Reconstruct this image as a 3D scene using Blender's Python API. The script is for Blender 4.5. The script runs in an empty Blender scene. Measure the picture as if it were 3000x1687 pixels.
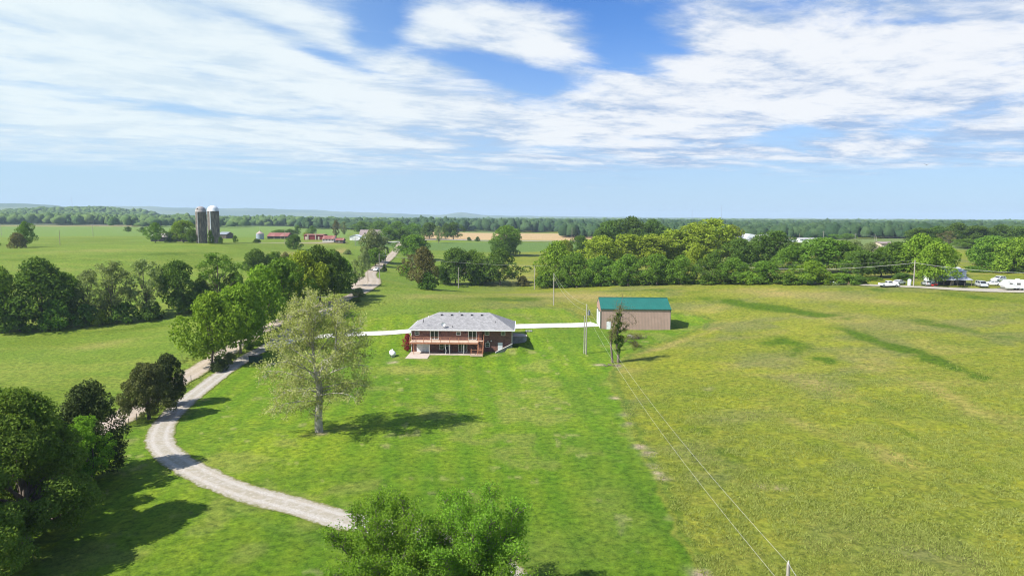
import bpy, math, random
import numpy as np
from mathutils import Matrix, Vector
R = math.radians
random.seed(7)
RNG = np.random.default_rng(11)
sc = bpy.context.scene
COL = sc.collection

# ------------------------------------------------------------------ camera
FPX = 2000.0
CAM = np.array([0.0, 0.0, 30.0])
PITCH, ROLL = 5.82, 0.25
cm = Matrix.Rotation(R(90 - PITCH), 4, 'X') @ Matrix.Rotation(R(ROLL), 4, 'Z')
cam_d = bpy.data.cameras.new('camera'); cam_o = bpy.data.objects.new('camera', cam_d)
COL.objects.link(cam_o); sc.camera = cam_o
cam_o.matrix_world = Matrix.Translation(Vector(CAM)) @ cm
cam_d.sensor_width = 36; cam_d.lens = 36 * FPX / 3000.0
cam_d.clip_start = 0.5; cam_d.clip_end = 60000
CM = np.array(cm.to_3x3())

# ------------------------------------------------------------------ exposure
sc.view_settings.view_transform = 'Standard'; sc.view_settings.look = 'None'
sc.view_settings.exposure = 0.80; sc.view_settings.gamma = 1.0
cy = sc.cycles
cy.max_bounces = 6; cy.diffuse_bounces = 2; cy.glossy_bounces = 2; cy.transmission_bounces = 4
cy.transparent_max_bounces = 6; cy.volume_bounces = 0
cy.use_denoising = True; cy.filter_width = 1.15

def ray(u, v):
    d = CM @ np.array([(u - 1500) / FPX, -(v - 843.5) / FPX, -1.0])
    return d / np.linalg.norm(d)

# ------------------------------------------------------------------ sky and sun
SUN_AZ, SUN_EL = 24.0, 44.0      # light travels towards (cos az, sin az)
W = bpy.data.worlds.new('World'); sc.world = W; W.use_nodes = True
nt = W.node_tree; nt.nodes.clear()

class G:
    """short node-graph helper"""
    def __init__(s, nt): s.nt = nt
    def n(s, t, ins=None, **kw):
        nd = s.nt.nodes.new(t)
        for k, v in kw.items(): setattr(nd, k, v)
        for k, v in (ins or {}).items(): s.put(nd.inputs[k], v)
        return nd
    def put(s, sock, v):
        if hasattr(v, 'outputs'): v = v.outputs[0]
        if isinstance(v, bpy.types.NodeSocket): s.nt.links.new(v, sock)
        else: sock.default_value = v
    def m(s, op, a, b=0.0, c=0.0, clamp=False):
        nd = s.nt.nodes.new('ShaderNodeMath'); nd.operation = op; nd.use_clamp = clamp
        for i, x in enumerate((a, b, c)): s.put(nd.inputs[i], x)
        return nd.outputs[0]
    def mix(s, f, a, b, mode='MIX'):
        nd = s.nt.nodes.new('ShaderNodeMix'); nd.data_type = 'RGBA'; nd.blend_type = mode
        s.put(nd.inputs[0], f); s.put(nd.inputs[6], a); s.put(nd.inputs[7], b)
        return nd.outputs[2]
    def noise(s, vec, scale, detail=4, rough=0.55, dist=0.0):
        nd = s.n('ShaderNodeTexNoise', {'Vector': vec, 'Scale': scale, 'Detail': detail, 'Roughness': rough, 'Distortion': dist})
        return nd.outputs[0]
    def remap(s, v, a, b, c=0.0, d=1.0, smooth=True):
        nd = s.n('ShaderNodeMapRange', {0: v, 1: a, 2: b, 3: c, 4: d})
        if smooth: nd.interpolation_type = 'SMOOTHSTEP'
        return nd.outputs[0]

g = G(nt)
tc = g.n('ShaderNodeTexCoord')
sky = g.n('ShaderNodeTexSky', sky_type='NISHITA', sun_disc=False, sun_elevation=R(SUN_EL),
          sun_rotation=R(270 - SUN_AZ), altitude=300, air_density=1.0, dust_density=0.6, ozone_density=2.0)
sep = g.n('ShaderNodeSeparateXYZ', {0: tc.outputs['Generated']})
X, Y, Z = sep.outputs
Zc = g.m('MAXIMUM', Z, 0.012)
el = g.m('DIVIDE', Z, g.m('SQRT', g.m('ADD', g.m('MULTIPLY', X, X), g.m('MULTIPLY', Y, Y))))   # tan of elevation
Zs = g.m('ADD', Zc, 0.05)
px_ = g.m('DIVIDE', X, Zs); py_ = g.m('DIVIDE', Y, Zs)
# cloud layer seen on a plane overhead; rotated so that streaks run along one wind direction
cw, sw = math.cos(R(58)), math.sin(R(58))
along = g.m('ADD', g.m('MULTIPLY', px_, sw), g.m('MULTIPLY', py_, cw))
across = g.m('SUBTRACT', g.m('MULTIPLY', px_, cw), g.m('MULTIPLY', py_, sw))
pv = g.n('ShaderNodeCombineXYZ', {0: g.m('MULTIPLY', along, 0.80), 1: across, 2: 3.7})
wv = g.n('ShaderNodeTexNoise', {'Vector': pv, 'Scale': .8, 'Detail': 2}).outputs[1]
pw = g.n('ShaderNodeVectorMath', {0: pv, 1: g.n('ShaderNodeVectorMath', {0: g.n('ShaderNodeVectorMath', {0: wv, 1: (.5, .5, .5)}, operation='SUBTRACT').outputs[0], 'Scale': .55}, operation='SCALE').outputs[0]}, operation='ADD').outputs[0]
big = g.noise(pw, 0.55, 3, 0.5)
med = g.noise(pw, 1.5, 8, 0.62)
fin = g.noise(pw, 4.0, 8, 0.68)
st_ = g.noise(g.n('ShaderNodeMapping', {'Vector': pw, 'Scale': (.6, 1.9, 1)}), 1.3, 6, .6)
def dev(x, k): return g.m('MULTIPLY', g.m('SUBTRACT', x, .5), k)
base = g.m('ADD', g.m('ADD', dev(big, 1.0), dev(med, 1.6)), g.m('ADD', dev(fin, .72), g.m('ADD', dev(st_, .85), .80)))
# the openings and the thick banks of this sky, at their compass bearings and heights
az = g.m('ARCTAN2', X, Y)
def bank(u, v, du, dv, tilt, amp):
    d = ray(u, v); a0 = math.atan2(d[0], d[1]); e0 = d[2] / math.hypot(d[0], d[1])
    ct, st = math.cos(R(tilt)), math.sin(R(tilt))
    da = g.m('SUBTRACT', az, a0); de = g.m('SUBTRACT', e0, el)
    p = g.m('MULTIPLY', g.m('ADD', g.m('MULTIPLY', da, ct), g.m('MULTIPLY', de, st)), FPX / du)
    q = g.m('MULTIPLY', g.m('SUBTRACT', g.m('MULTIPLY', de, ct), g.m('MULTIPLY', da, st)), FPX / dv)
    r2 = g.m('ADD', g.m('MULTIPLY', p, p), g.m('MULTIPLY', q, q))
    return g.m('MULTIPLY', g.m('EXPONENT', g.m('MULTIPLY', r2, -0.7)), amp)
tot = base
for b in [(1110, 75, 62, 85, 40, -.75), (900, 128, 200, 26, 24, -.50), (700, 45, 60, 11, 10, -.30), (960, 168, 80, 15, 12, -.50),
          (1300, 168, 150, 26, 10, -.50), (1440, 205, 110, 26, 28, -.45), (1790, 60, 120, 60, 12, -.85), (1920, 115, 110, 36, 5, -.50),
          (1640, 6, 190, 20, 5, -.60), (1560, 232, 130, 36, 22, -.75), (1850, 190, 110, 24, 20, -.60), (1990, 150, 60, 18, 8, -.25), (540, 195, 60, 18, 14, -.34), (85, 82, 60, 12, 14, -.30),
          (1480, 330, 200, 7, 5, -.25), (780, 352, 100, 8, 2, -.35), (2330, 385, 140, 28, -4, -.50), (2800, 348, 130, 20, -10, -.45),
          (2090, 355, 90, 20, 4, -.35), (560, 325, 150, 9, 4, -.25), (2640, 65, 90, 9, 3, -.30), (200, 265, 160, 8, 8, -.18), (2980, 75, 60, 14, 0, -.2),
          (1560, 110, 190, 70, 10, .45), (1270, 70, 60, 60, 10, .20), (380, 170, 520, 150, 8, .22), (250, 50, 330, 60, 0, .25), (860, 60, 170, 40, 16, .50), (1150, 270, 360, 50, 12, .28),
          (2500, 150, 420, 130, 0, .28), (2150, 180, 150, 110, 0, .30), (1700, 380, 320, 40, 4, .25), (2190, 383, 75, 11, -6, .50), (1200, 430, 260, 14, 3, .22),
          (1650, 290, 150, 20, 0, .25), (1850, 245, 90, 26, 0, .30), (2500, 465, 140, 10, 0, .25), (2720, 485, 160, 12, 0, .25), (1990, 480, 140, 12, 0, .2), (2200, 330, 150, 30, 0, .2), (2450, 290, 380, 60, 0, .22), (1900, 300, 200, 60, 0, .15), (2850, 250, 200, 60, 0, .2), (1150, 60, 60, 60, 0, -.1)]:
    tot = g.m('ADD', tot, bank(b[0], b[1], b[2], b[3], b[4], b[5] * (.78 if b[5] < 0 else .9)))
tot = g.m('SUBTRACT', tot, g.remap(el, 0.036, 0.100, 0.60, 0.0))
tot = g.m('ADD', tot, g.remap(az, .0, -.6, 0, .04))
dens = g.remap(tot, 0.30, 1.04)
dens = g.m('MULTIPLY', dens, g.remap(el, 0.02, 0.09))
dens = g.m('MULTIPLY', dens, g.remap(el, 0.34, 0.75, 1.0, 0.12))     # unseen clouds overhead thinned to cut ambient light and deepen shadows
lum = g.remap(g.m('ADD', dev(g.noise(pw, 2.1, 8, 0.66), 2.5), g.m('MULTIPLY', tot, .6)), 0.15, .85)
ccol = g.mix(lum, (0.38, 0.52, 0.77, 1), (0.95, 0.97, 1.0, 1))
ccol2 = g.mix(g.remap(az, 0.3, -0.6, 0, .75), ccol, (0.84, 0.97, 1.0, 1))
skyc = g.mix(1.0, sky.outputs[0], (0.046, 0.080, 0.128, 1), 'MULTIPLY')
hz = g.remap(el, 0.0, 0.30, 1.0, 0.0)
skyc = g.mix(g.m('MULTIPLY', hz, 0.75), skyc, (0.42, 0.54, 0.66, 1))
skyc = g.mix(g.remap(az, 0.1, -0.6, 0, .45), skyc, (0.42, 0.60, 0.72, 1))
allc = g.mix(g.m('MULTIPLY', dens, .97), skyc, g.mix(1.0, ccol2, (0.74, 0.74, 0.74, 1), 'MULTIPLY'))
bg = g.n('ShaderNodeBackground', {'Color': allc, 'Strength': 0.77})
wo = g.n('ShaderNodeOutputWorld', {'Surface': bg})
W.cycles.sampling_method = 'MANUAL'; W.cycles.sample_map_resolution = 512

sd = bpy.data.lights.new('sun', 'SUN'); sd.energy = 5.0; sd.angle = R(0.55); sd.color = (1.0, 0.955, 0.88)
so = bpy.data.objects.new('sun', sd); COL.objects.link(so)
ldir = Vector((math.cos(R(SUN_AZ)) * math.cos(R(SUN_EL)), math.sin(R(SUN_AZ)) * math.cos(R(SUN_EL)), -math.sin(R(SUN_EL))))
so.rotation_euler = ldir.to_track_quat('-Z', 'Y').to_euler()

# ------------------------------------------------------------------ terrain
def Zat(u, v, Yf):
    d = ray(u, v); t = Yf / d[1]; p = CAM + d * t
    return p
CT = []
for (x, y, z) in [(0, 8, -1), (-60, 5, -2), (60, 5, 0), (0, 30, -.6), (-25, 45, -.9), (30, 40, .2), (60, 60, 2.0), (-60, 60, -1.6), (-28, 94, 0), (-70, 100, -1.4),
                  (30, 100, 1.0), (70, 105, 4.2), (0, 100, 0), (-95, 150, -1.5), (-60, 140, -.8), (-160, 170, -1.5), (-140, 190, -1.5), (-100, 195, -1.0), (120, 130, 7), (110, 60, 4), (160, 40, 6), (-120, 40, -2),
                  (-23, 151.5, 0), (-14, 151, 0), (-8, 151, 0), (-3.5, 149.6, 0.0), (-1.6, 149.6, .25), (.6, 151.6, 1.1), (4, 158, 1.3), (-24, 160, .9), (-11, 166, 2.5), (-24, 168, 2.3), (4, 167, 2.5),
                  (-22, 144, -.1), (-14, 143, -.1), (-3, 143, 0), (6, 143, .8), (22, 168, 2.7), (40, 168, 2.7), (30, 180, 2.8), (50, 176, 3.3), (30, 150, 2.0), (15, 133, 1.3), (70, 150, 5.5)]:
    CT.append((x, y, z))
for (u, v, Yf) in [(1622, 895, 202), (1566, 848, 280), (1990, 830, 248), (2300, 832, 225), (2650, 838, 208), (2950, 846, 200), (3200, 850, 195), (1279, 846, 280), (1112, 819, 262), (1086, 802, 305), (1010, 880, 205), (900, 925, 180),
                   (1150, 746, 430), (1176, 711, 600), (60, 726, 380), (-200, 726, 380), (176, 718, 420), (605, 713, 400), (300, 760, 300), (850, 740, 380), (700, 712, 480), (960, 702, 530), (275, 692, 560), (275, 663, 1100), (800, 665, 1100),
                   (1450, 706, 640), (1450, 683, 1000), (1450, 745, 470), (1350, 800, 350), (1800, 790, 330), (2100, 707, 600), (2450, 712, 480), (2750, 720, 400), (2250, 702, 700), (3000, 700, 600), (3100, 760, 320)]:
    p = Zat(u, v, Yf); CT.append(tuple(p))
for a in range(-90, 91, 15):
    for (r, zl, zr) in [(1500, 16, 8), (2400, 14, 8), (4500, 12, 10), (8000, 16, 16), (13000, 24, 24)]:
        f = min(1, max(0, (a + 30) / 30)); CT.append((math.sin(R(a)) * r, math.cos(R(a)) * r, zl * (1 - f) + zr * f))
for a in (120, 150, 180, 210, 240):
    for r in (40, 200, 1000, 12000): CT.append((math.sin(R(a)) * r, math.cos(R(a)) * r, 0 if r < 5000 else 15))
CT = np.array(CT)
def lp(x, y):
    r = np.maximum(np.hypot(x, y), 12.0); a = np.arctan2(x, y)
    # near the house keep true metric; log radius elsewhere
    return np.stack([np.sin(a) * 1.0, np.cos(a) * 1.0, np.log(r)], -1)
Q = lp(CT[:, 0], CT[:, 1])
def ker(d): return -np.sqrt(d * d + 0.0009)
Kd = ker(np.linalg.norm(Q[:, None] - Q[None], axis=-1))
n_ = len(CT)
A = np.zeros((n_ + 1, n_ + 1)); A[:n_, :n_] = Kd - np.eye(n_) * 0.004; A[:n_, n_] = 1; A[n_, :n_] = 1
SOL = np.linalg.solve(A, np.append(CT[:, 2], 0))
RIDGES = [  # (points (u, v of the skyline), distance, width)
    ([(-400, 604), (0, 597), (100, 597), (170, 601), (230, 612), (400, 640), (3200, 700)], 7000, 900),
    ([(-400, 640), (0, 613), (120, 604), (200, 601), (300, 602), (380, 610), (440, 622), (520, 640), (3200, 700)], 2700, 380),
    ([(-400, 605), (330, 606), (450, 607), (560, 611), (740, 612), (870, 614), (980, 620), (1100, 625), (1290, 630), (1330, 626), (1350, 623.5), (1375, 627), (1410, 631), (1600, 635), (2000, 639), (3200, 646)], 9500, 1300)]
RD = []
for pts, dist, wd in RIDGES:
    aa, hh = [], []
    for (u, v) in pts:
        d = ray(u, v); aa.append(math.atan2(d[0], d[1])); hh.append(30 + dist * d[2] / math.hypot(d[0], d[1]))
    RD.append((np.array(aa), np.array(hh), dist, wd))
def sm(a, b, x): t = np.clip((x - a) / (b - a), 0, 1); return t * t * (3 - 2 * t)
def hfun(x, y):
    x = np.asarray(x, float); y = np.asarray(y, float); sh = x.shape
    x = x.ravel(); y = y.ravel(); out = np.empty(len(x))
    for s in range(0, len(x), 40000):
        q = lp(x[s:s + 40000], y[s:s + 40000])
        d2 = np.maximum((q * q).sum(1)[:, None] + (Q * Q).sum(1)[None] - 2 * q @ Q.T, 0)
        out[s:s + 40000] = ker(np.sqrt(d2)) @ SOL[:n_] + SOL[n_]
    r = np.hypot(x, y); a = np.arctan2(x, y)
    for aa, hh, dist, wd in RD:
        H = np.interp(a, aa, hh); w = np.exp(-((r - dist) / wd) ** 2)
        out = np.where(H > out, out + (H - out - (15 if dist < 4000 else 0)) * w * (H > out + 2), out)
    # levelled ground round the walkout basement, in the house's own axes
    c, s_ = math.cos(R(-1.1)), math.sin(R(-1.1)); dx, dy = x + 22.5, y - 151.55; hx = dx * c + dy * s_; hy = -dx * s_ + dy * c
    w = sm(-4, -1.2, hx) * (1 - sm(23.5, 29, hx)) * sm(-13, -8.5, hy) * (1 - sm(4, 12, hy))
    outer = ((hx - 18.95) * 2.15 - (hy + 1.45) * 3.6) / 4.19           # metres to the lawn side of the wing wall
    rise = (.12 + 1.25 * np.clip((hx - 18.9) / 3.6, 0, 1)) * sm(-5.5, -1.6, hy - .6 * np.clip(hx - 18.9, 0, 3.6))
    tgt = np.where(hx > 18.4, rise * sm(-.05, .45, outer), 0) - .02
    tgt = tgt + .05 * sm(-7, -12, hy) + 1.1 * sm(3, 9, hy) * (hx > 22.5)
    out = out * (1 - w) + tgt * w
    return out.reshape(sh)
def H(x, y): return float(hfun(np.array([x]), np.array([y]))[0])
_T = 10 * 1.006 ** np.arange(1150)
def ground(u, v):
    d = ray(u, v); P = CAM[None] + d[None] * _T[:, None]
    below = P[:, 2] < hfun(P[:, 0], P[:, 1])
    if not below.any(): i = len(_T) - 1
    else: i = int(np.argmax(below))
    lo, hi = _T[max(i - 1, 0)], _T[i]
    for _ in range(14):
        mid = .5 * (lo + hi); p = CAM + d * mid
        if p[2] < H(p[0], p[1]): hi = mid
        else: lo = mid
    p = CAM + d * hi
    return np.array([p[0], p[1], H(p[0], p[1])])
def depth(p):   # distance along the view axis
    return float((np.array(p) - CAM) @ (-CM[:, 2]))
def project(p):
    q = CM.T @ (np.array(p) - CAM); return 1500 + FPX * q[0] / -q[2], 843.5 - FPX * q[1] / -q[2]

# value noise in numpy
def vnoise(x, y, seed=0):
    xi = np.floor(x).astype(np.int64); yi = np.floor(y).astype(np.int64); fx = x - xi; fy = y - yi
    fx = fx * fx * (3 - 2 * fx); fy = fy * fy * (3 - 2 * fy)
    def h(a, b):
        n = (a * 374761393 + b * 668265263 + seed * 1442695041) & 0x7fffffff
        n = ((n ^ (n >> 13)) * 1274126177) & 0x7fffffff
        return ((n ^ (n >> 16)) & 0xffff) / 65535.0
    return (h(xi, yi) * (1 - fx) + h(xi + 1, yi) * fx) * (1 - fy) + (h(xi, yi + 1) * (1 - fx) + h(xi + 1, yi + 1) * fx) * fy
def fbm(x, y, s, seed=0, oct=4):
    t = 0; a = 1; w = 0
    for k in range(oct):
        t = t + a * vnoise(x / s + 17.3 * k, y / s - 9.1 * k, seed + k); w += a; a *= .5; s = s / 2.03
    return t / w
def inpoly_sd(x, y, poly):
    """signed distance, positive inside"""
    P = np.array(poly); n = len(P); d = np.full(x.shape, 1e18); ins = np.zeros(x.shape, bool)
    for i in range(n):
        a = P[i]; b = P[(i + 1) % n]; e = b - a
        t = np.clip(((x - a[0]) * e[0] + (y - a[1]) * e[1]) / max(e @ e, 1e-9), 0, 1)
        d = np.minimum(d, (x - a[0] - t * e[0]) ** 2 + (y - a[1] - t * e[1]) ** 2)
        c = ((a[1] > y) != (b[1] > y)) & (x < (b[0] - a[0]) * (y - a[1]) / (b[1] - a[1] + 1e-12) + a[0])
        ins ^= c
    return np.where(ins, 1, -1) * np.sqrt(d)
def linedist(x, y, pts):
    d = np.full(x.shape, 1e18); P = np.array(pts)
    for i in range(len(P) - 1):
        a = P[i]; e = P[i + 1] - a
        t = np.clip(((x - a[0]) * e[0] + (y - a[1]) * e[1]) / max(e @ e, 1e-9), 0, 1)
        d = np.minimum(d, (x - a[0] - t * e[0]) ** 2 + (y - a[1] - t * e[1]) ** 2)
    return np.sqrt(d)
def sm(a, b, x): t = np.clip((x - a) / (b - a), 0, 1); return t * t * (3 - 2 * t)

def GP(l): return [ground(u, v)[:2] for (u, v) in l]
# ------------------------------------------------------------------ materials
def newmat(name):
    m = bpy.data.materials.new(name); m.use_nodes = True; m.node_tree.nodes.clear(); return m, G(m.node_tree)
def mat(name, col, rough=0.7, var=0.12, scale=2.0, metal=0.0, spec=0.3, bump=0.0, bscale=20.0, dirt=None, stretch=(1, 1, 1)):
    m, g = newmat(name)
    tc = g.n('ShaderNodeTexCoord'); mp = g.n('ShaderNodeMapping', {'Vector': tc.outputs['Object'], 'Scale': stretch})
    n1 = g.noise(mp, scale, 6, 0.6)
    c = tuple(col) + (1,)
    lo = tuple(max(0, x * (1 - var * 2)) for x in col) + (1,); hi = tuple(x * (1 + var) for x in col) + (1,)
    cc = g.mix(g.remap(n1, .3, .7), lo, hi)
    if dirt: cc = g.mix(g.remap(g.noise(mp, scale * .4, 5, .65), .48, .7, 0, .8), cc, tuple(dirt) + (1,))
    p = g.n('ShaderNodeBsdfPrincipled', {'Base Color': cc, 'Roughness': rough, 'Metallic': metal, 'Specular IOR Level': spec})
    if bump:
        b = g.n('ShaderNodeBump', {'Height': g.noise(mp, bscale, 4), 'Strength': bump, 'Distance': .05}); g.put(p.inputs['Normal'], b)
    g.n('ShaderNodeOutputMaterial', {'Surface': p}); return m
def leafmat(name, c1, c2, trans=0.30, patch=0.35):
    """leaf colour varies per leaf, per spray of leaves and per tree"""
    m, g = newmat(name)
    tc = g.n('ShaderNodeTexCoord'); geo = g.n('ShaderNodeNewGeometry'); oi = g.n('ShaderNodeObjectInfo')
    f = g.m('ADD', g.m('MULTIPLY', geo.outputs['Random Per Island'], .55), g.m('MULTIPLY', g.noise(tc.outputs['Object'], patch, 3), .75), clamp=True)
    f = g.m('SUBTRACT', f, .12, clamp=True)
    c = g.mix(f, tuple(c1) + (1,), tuple(c2) + (1,))
    hs = g.n('ShaderNodeHueSaturation', {'Hue': g.m('ADD', .492, g.m('MULTIPLY', oi.outputs['Random'], .016)), 'Saturation': 1.0,
             'Value': g.m('ADD', .86, g.m('MULTIPLY', oi.outputs['Random'], .28)), 'Color': c})
    d = g.n('ShaderNodeBsdfDiffuse', {'Color': hs}); t = g.n('ShaderNodeBsdfTranslucent', {'Color': g.mix(1.0, hs.outputs[0], (1.15, 1.2, .55, 1), 'MULTIPLY')})
    mx = g.n('ShaderNodeMixShader', {0: trans, 1: d, 2: t})
    g.n('ShaderNodeOutputMaterial', {'Surface': mx}); return m

# ------------------------------------------------------------------ object helpers
def tag(o, label=None, cat=None, group=None, kind=None):
    if label: o['label'] = label
    if cat: o['category'] = cat
    if group: o['group'] = group
    if kind: o['kind'] = kind
    return o
def thing(name, label, cat, loc=(0, 0, 0), rz=0.0, group=None):
    o = bpy.data.objects.new(name, None); COL.objects.link(o); o.location = loc; o.rotation_euler = (0, 0, rz)
    o.empty_display_size = .2
    return tag(o, label, cat, group)
def link(name, me, parent=None, loc=None):
    o = bpy.data.objects.new(name, me); COL.objects.link(o)
    if parent: o.parent = parent
    if loc is not None: o.location = loc
    return o
def mesh_np(name, V, F, mats, fm=None, smooth=False):
    """V (n,3), F (m,k) arrays"""
    me = bpy.data.meshes.new(name); V = np.ascontiguousarray(V, np.float32); F = np.ascontiguousarray(F, np.int32); k = F.shape[1]
    me.vertices.add(len(V)); me.vertices.foreach_set('co', V.ravel())
    me.loops.add(F.size); me.loops.foreach_set('vertex_index', F.ravel())
    me.polygons.add(len(F)); me.polygons.foreach_set('loop_start', np.arange(len(F), dtype=np.int32) * k)
    if fm is not None: me.polygons.foreach_set('material_index', np.ascontiguousarray(fm, np.int32))
    me.polygons.foreach_set('use_smooth', np.full(len(F), smooth))
    me.update(calc_edges=True)
    for m in (mats if isinstance(mats, (list, tuple)) else [mats]): me.materials.append(m)
    return me
class MB:
    def __init__(s): s.v = []; s.f = []; s.m = []; s.sm = []
    def add(s, vs, fs, m=0, smooth=False):
        b = len(s.v); s.v += [tuple(v) for v in vs]; s.f += [tuple(b + i for i in f) for f in fs]; s.m += [m] * len(fs); s.sm += [smooth] * len(fs)
        return s
    def box(s, x0, x1, y0, y1, z0, z1, m=0):
        v = [(x0, y0, z0), (x1, y0, z0), (x1, y1, z0), (x0, y1, z0), (x0, y0, z1), (x1, y0, z1), (x1, y1, z1), (x0, y1, z1)]
        return s.add(v, [(0, 3, 2, 1), (4, 5, 6, 7), (0, 1, 5, 4), (1, 2, 6, 5), (2, 3, 7, 6), (3, 0, 4, 7)], m)
    def cyl(s, p0, p1, r0, r1=None, n=10, m=0, cap=True, smooth=True):
        r1 = r0 if r1 is None else r1
        p0 = Vector(p0); p1 = Vector(p1); d = (p1 - p0); 
        if d.length < 1e-6: return s
        d.normalize(); a = d.orthogonal().normalized(); b = d.cross(a)
        v = []
        for (p, r) in ((p0, r0), (p1, r1)):
            for i in range(n):
                t = 2 * math.pi * i / n; v.append(p + (a * math.cos(t) + b * math.sin(t)) * r)
        s.add(v, [(i, (i + 1) % n, n + (i + 1) % n, n + i) for i in range(n)], m, smooth)
        if cap: s.add(v[:n], [tuple(range(n))[::-1]], m); s.add(v[n:], [tuple(range(n))], m)
        return s
    def tube(s, pts, rad, n=6, m=0):
        pts = [Vector(p) for p in pts]; rad = rad if hasattr(rad, '__len__') else [rad] * len(pts); v = []; up = None
        for i, p in enumerate(pts):
            d = (pts[min(i + 1, len(pts) - 1)] - pts[max(i - 1, 0)]).normalized()
            if up is None: up = d.orthogonal().normalized()
            a = (up - d * up.dot(d))
            a = a.normalized() if a.length > 1e-5 else d.orthogonal().normalized()
            up = a; b = d.cross(a)
            for k in range(n): t = 2 * math.pi * k / n; v.append(p + (a * math.cos(t) + b * math.sin(t)) * rad[i])
        f = []
        for i in range(len(pts) - 1):
            for k in range(n): f.append((i * n + k, i * n + (k + 1) % n, (i + 1) * n + (k + 1) % n, (i + 1) * n + k))
        s.add(v, f, m, True); s.add(v[:n], [tuple(range(n))[::-1]], m); s.add(v[-n:], [tuple(range(n))], m); return s
    def lathe(s, prof, n=20, m=0, c=(0, 0), smooth=True):
        v = []
        for (r, z) in prof:
            for k in range(n): t = 2 * math.pi * k / n; v.append((c[0] + r * math.cos(t), c[1] + r * math.sin(t), z))
        f = []
        for i in range(len(prof) - 1):
            for k in range(n): f.append((i * n + k, i * n + (k + 1) % n, (i + 1) * n + (k + 1) % n, (i + 1) * n + k))
        return s.add(v, f, m, smooth)
    def prism(s, poly, y0, y1, m=0, axis='y'):
        """poly of (a, z) extruded along y (or x)"""
        n = len(poly)
        mk = (lambda a, z, t: (a, t, z)) if axis == 'y' else (lambda a, z, t: (t, a, z)) if axis == 'x' else (lambda a, z, t: (a, z, t))
        v = [mk(a, z, y0) for a, z in poly] + [mk(a, z, y1) for a, z in poly]
        return s.add(v, [tuple(range(n)), tuple(range(n, 2 * n))[::-1]] + [(i, n + i, n + (i + 1) % n, (i + 1) % n) for i in range(n)], m)
    def mesh(s, name, mats):
        me = bpy.data.meshes.new(name); me.from_pydata([tuple(v) for v in s.v], [], s.f)
        for m in (mats if isinstance(mats, (list, tuple)) else [mats]): me.materials.append(m)
        me.polygons.foreach_set('material_index', s.m); me.polygons.foreach_set('use_smooth', s.sm)
        import bmesh
        bm = bmesh.new(); bm.from_mesh(me); bmesh.ops.recalc_face_normals(bm, faces=bm.faces); bm.to_mesh(me); bm.free(); me.update()
        return me
def part(name, mb, mats, parent=None, label=None):
    o = link(name, mb.mesh(name, mats), parent)
    if label: o['label'] = label
    return o
def copy_tree(o, parent=None):
    c = o.copy(); COL.objects.link(c)
    if parent: c.parent = parent
    for ch in KIDS(o): copy_tree(ch, c)
    return c
def KIDS(o): return [c for c in bpy.data.objects if c.parent == o]

# ------------------------------------------------------------------ ground sheet
rs = [0.0] + list(6 * (13500 / 6) ** (np.arange(760) / 759.0)); rs = np.array(rs)
th = np.concatenate([np.linspace(-45, 45, 741), np.linspace(45, 315, 91)[1:-1]]); th = np.radians(th)
RR, TT = np.meshgrid(rs[1:], th, indexing='ij'); GX = RR * np.sin(TT); GY = RR * np.cos(TT)
GZ = hfun(GX, GY)
# gentle unevenness
GZ = GZ + (fbm(GX, GY, 9, 3, 3) - .5) * .10 * sm(20, 60, RR) * (1 - np.exp(-(((GX + 11) / 15) ** 4 + ((GY - 149) / 7) ** 4))) * (1 - sm(500, 900, RR))
far = sm(3000, 4500, RR)
GZ = GZ + far * (fbm(GX, GY, 260, 5, 4) - .45) * 22 * np.where(RR > 6000, 1.3, .5)
# zones
LAWN = GP([(2080, 1800), (2040, 1690), (1985, 1560), (1930, 1430), (1860, 1290), (1812, 1180), (1780, 1100), (1800, 1068), (1850, 1035), (1900, 1012), (1985, 985), (2050, 962), (2078, 940), (2062, 930), (2020, 922), (1985, 920),
           (1850, 925), (1700, 935), (1648, 903), (1560, 902), (1450, 905), (1300, 914), (1180, 921), (1082, 926), (1030, 905), (985, 925), (900, 985), (800, 1010), (700, 1075), (600, 1140), (510, 1230), (460, 1320), (520, 1400), (700, 1480), (900, 1560), (1300, 1690), (1300, 1800)])
LEFT_VERGE = GP([(480, 1330), (600, 1440), (900, 1540), (1300, 1660), (1300, 1800), (-300, 1800), (0, 1500), (330, 1290), (400, 1250)])
WX = GX + (fbm(GX, GY, 7, 91, 4) - .5) * 4 * sm(20, 90, RR); WY = GY + (fbm(GX, GY, 7, 92, 4) - .5) * 4.5 * sm(20, 90, RR)
def gauss(u, v, du, dv, rot=0):
    """soft patch on the ground round the point under (u, v), sizes in metres along x and y"""
    p = ground(u, v); c, s = math.cos(R(rot)), math.sin(R(rot)); x = WX - p[0]; y = WY - p[1]
    return np.exp(-(((x * c + y * s) / du) ** 2 + ((-x * s + y * c) / dv) ** 2))
jx = GX + (fbm(GX, GY, 3, 21, 3) - .5) * 2.2; jy = GY + (fbm(GX, GY, 3, 22, 3) - .5) * 2.2
near = RR < 700
def sdz(poly):
    out = np.full(GX.shape, -99.0); out[near] = inpoly_sd(jx[near], jy[near], poly); return out
dl = sdz(LAWN); dv_ = sdz(LEFT_VERGE)
lawn_m = sm(-.3, .5, np.maximum(dl, dv_))
C = lambda r, g_, b: np.array([r, g_, b])
cField = C(.162, .186, .020); cLawn = C(.086, .162, .0075); cLawnHi = C(.148, .207, .013); cDry = C(.285, .230, .082); cTan = C(.36, .255, .135)
cGreen = C(.108, .155, .012); cCrop = C(.115, .178, .034); cDark = C(.055, .10, .035); cDirt = C(.33, .26, .19); cPast = C(.122, .186, .019)
def mixc(a, b, t): return a + (b - a) * t[..., None]
def full(c): return np.broadcast_to(c, GX.shape + (3,)).copy()
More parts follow.
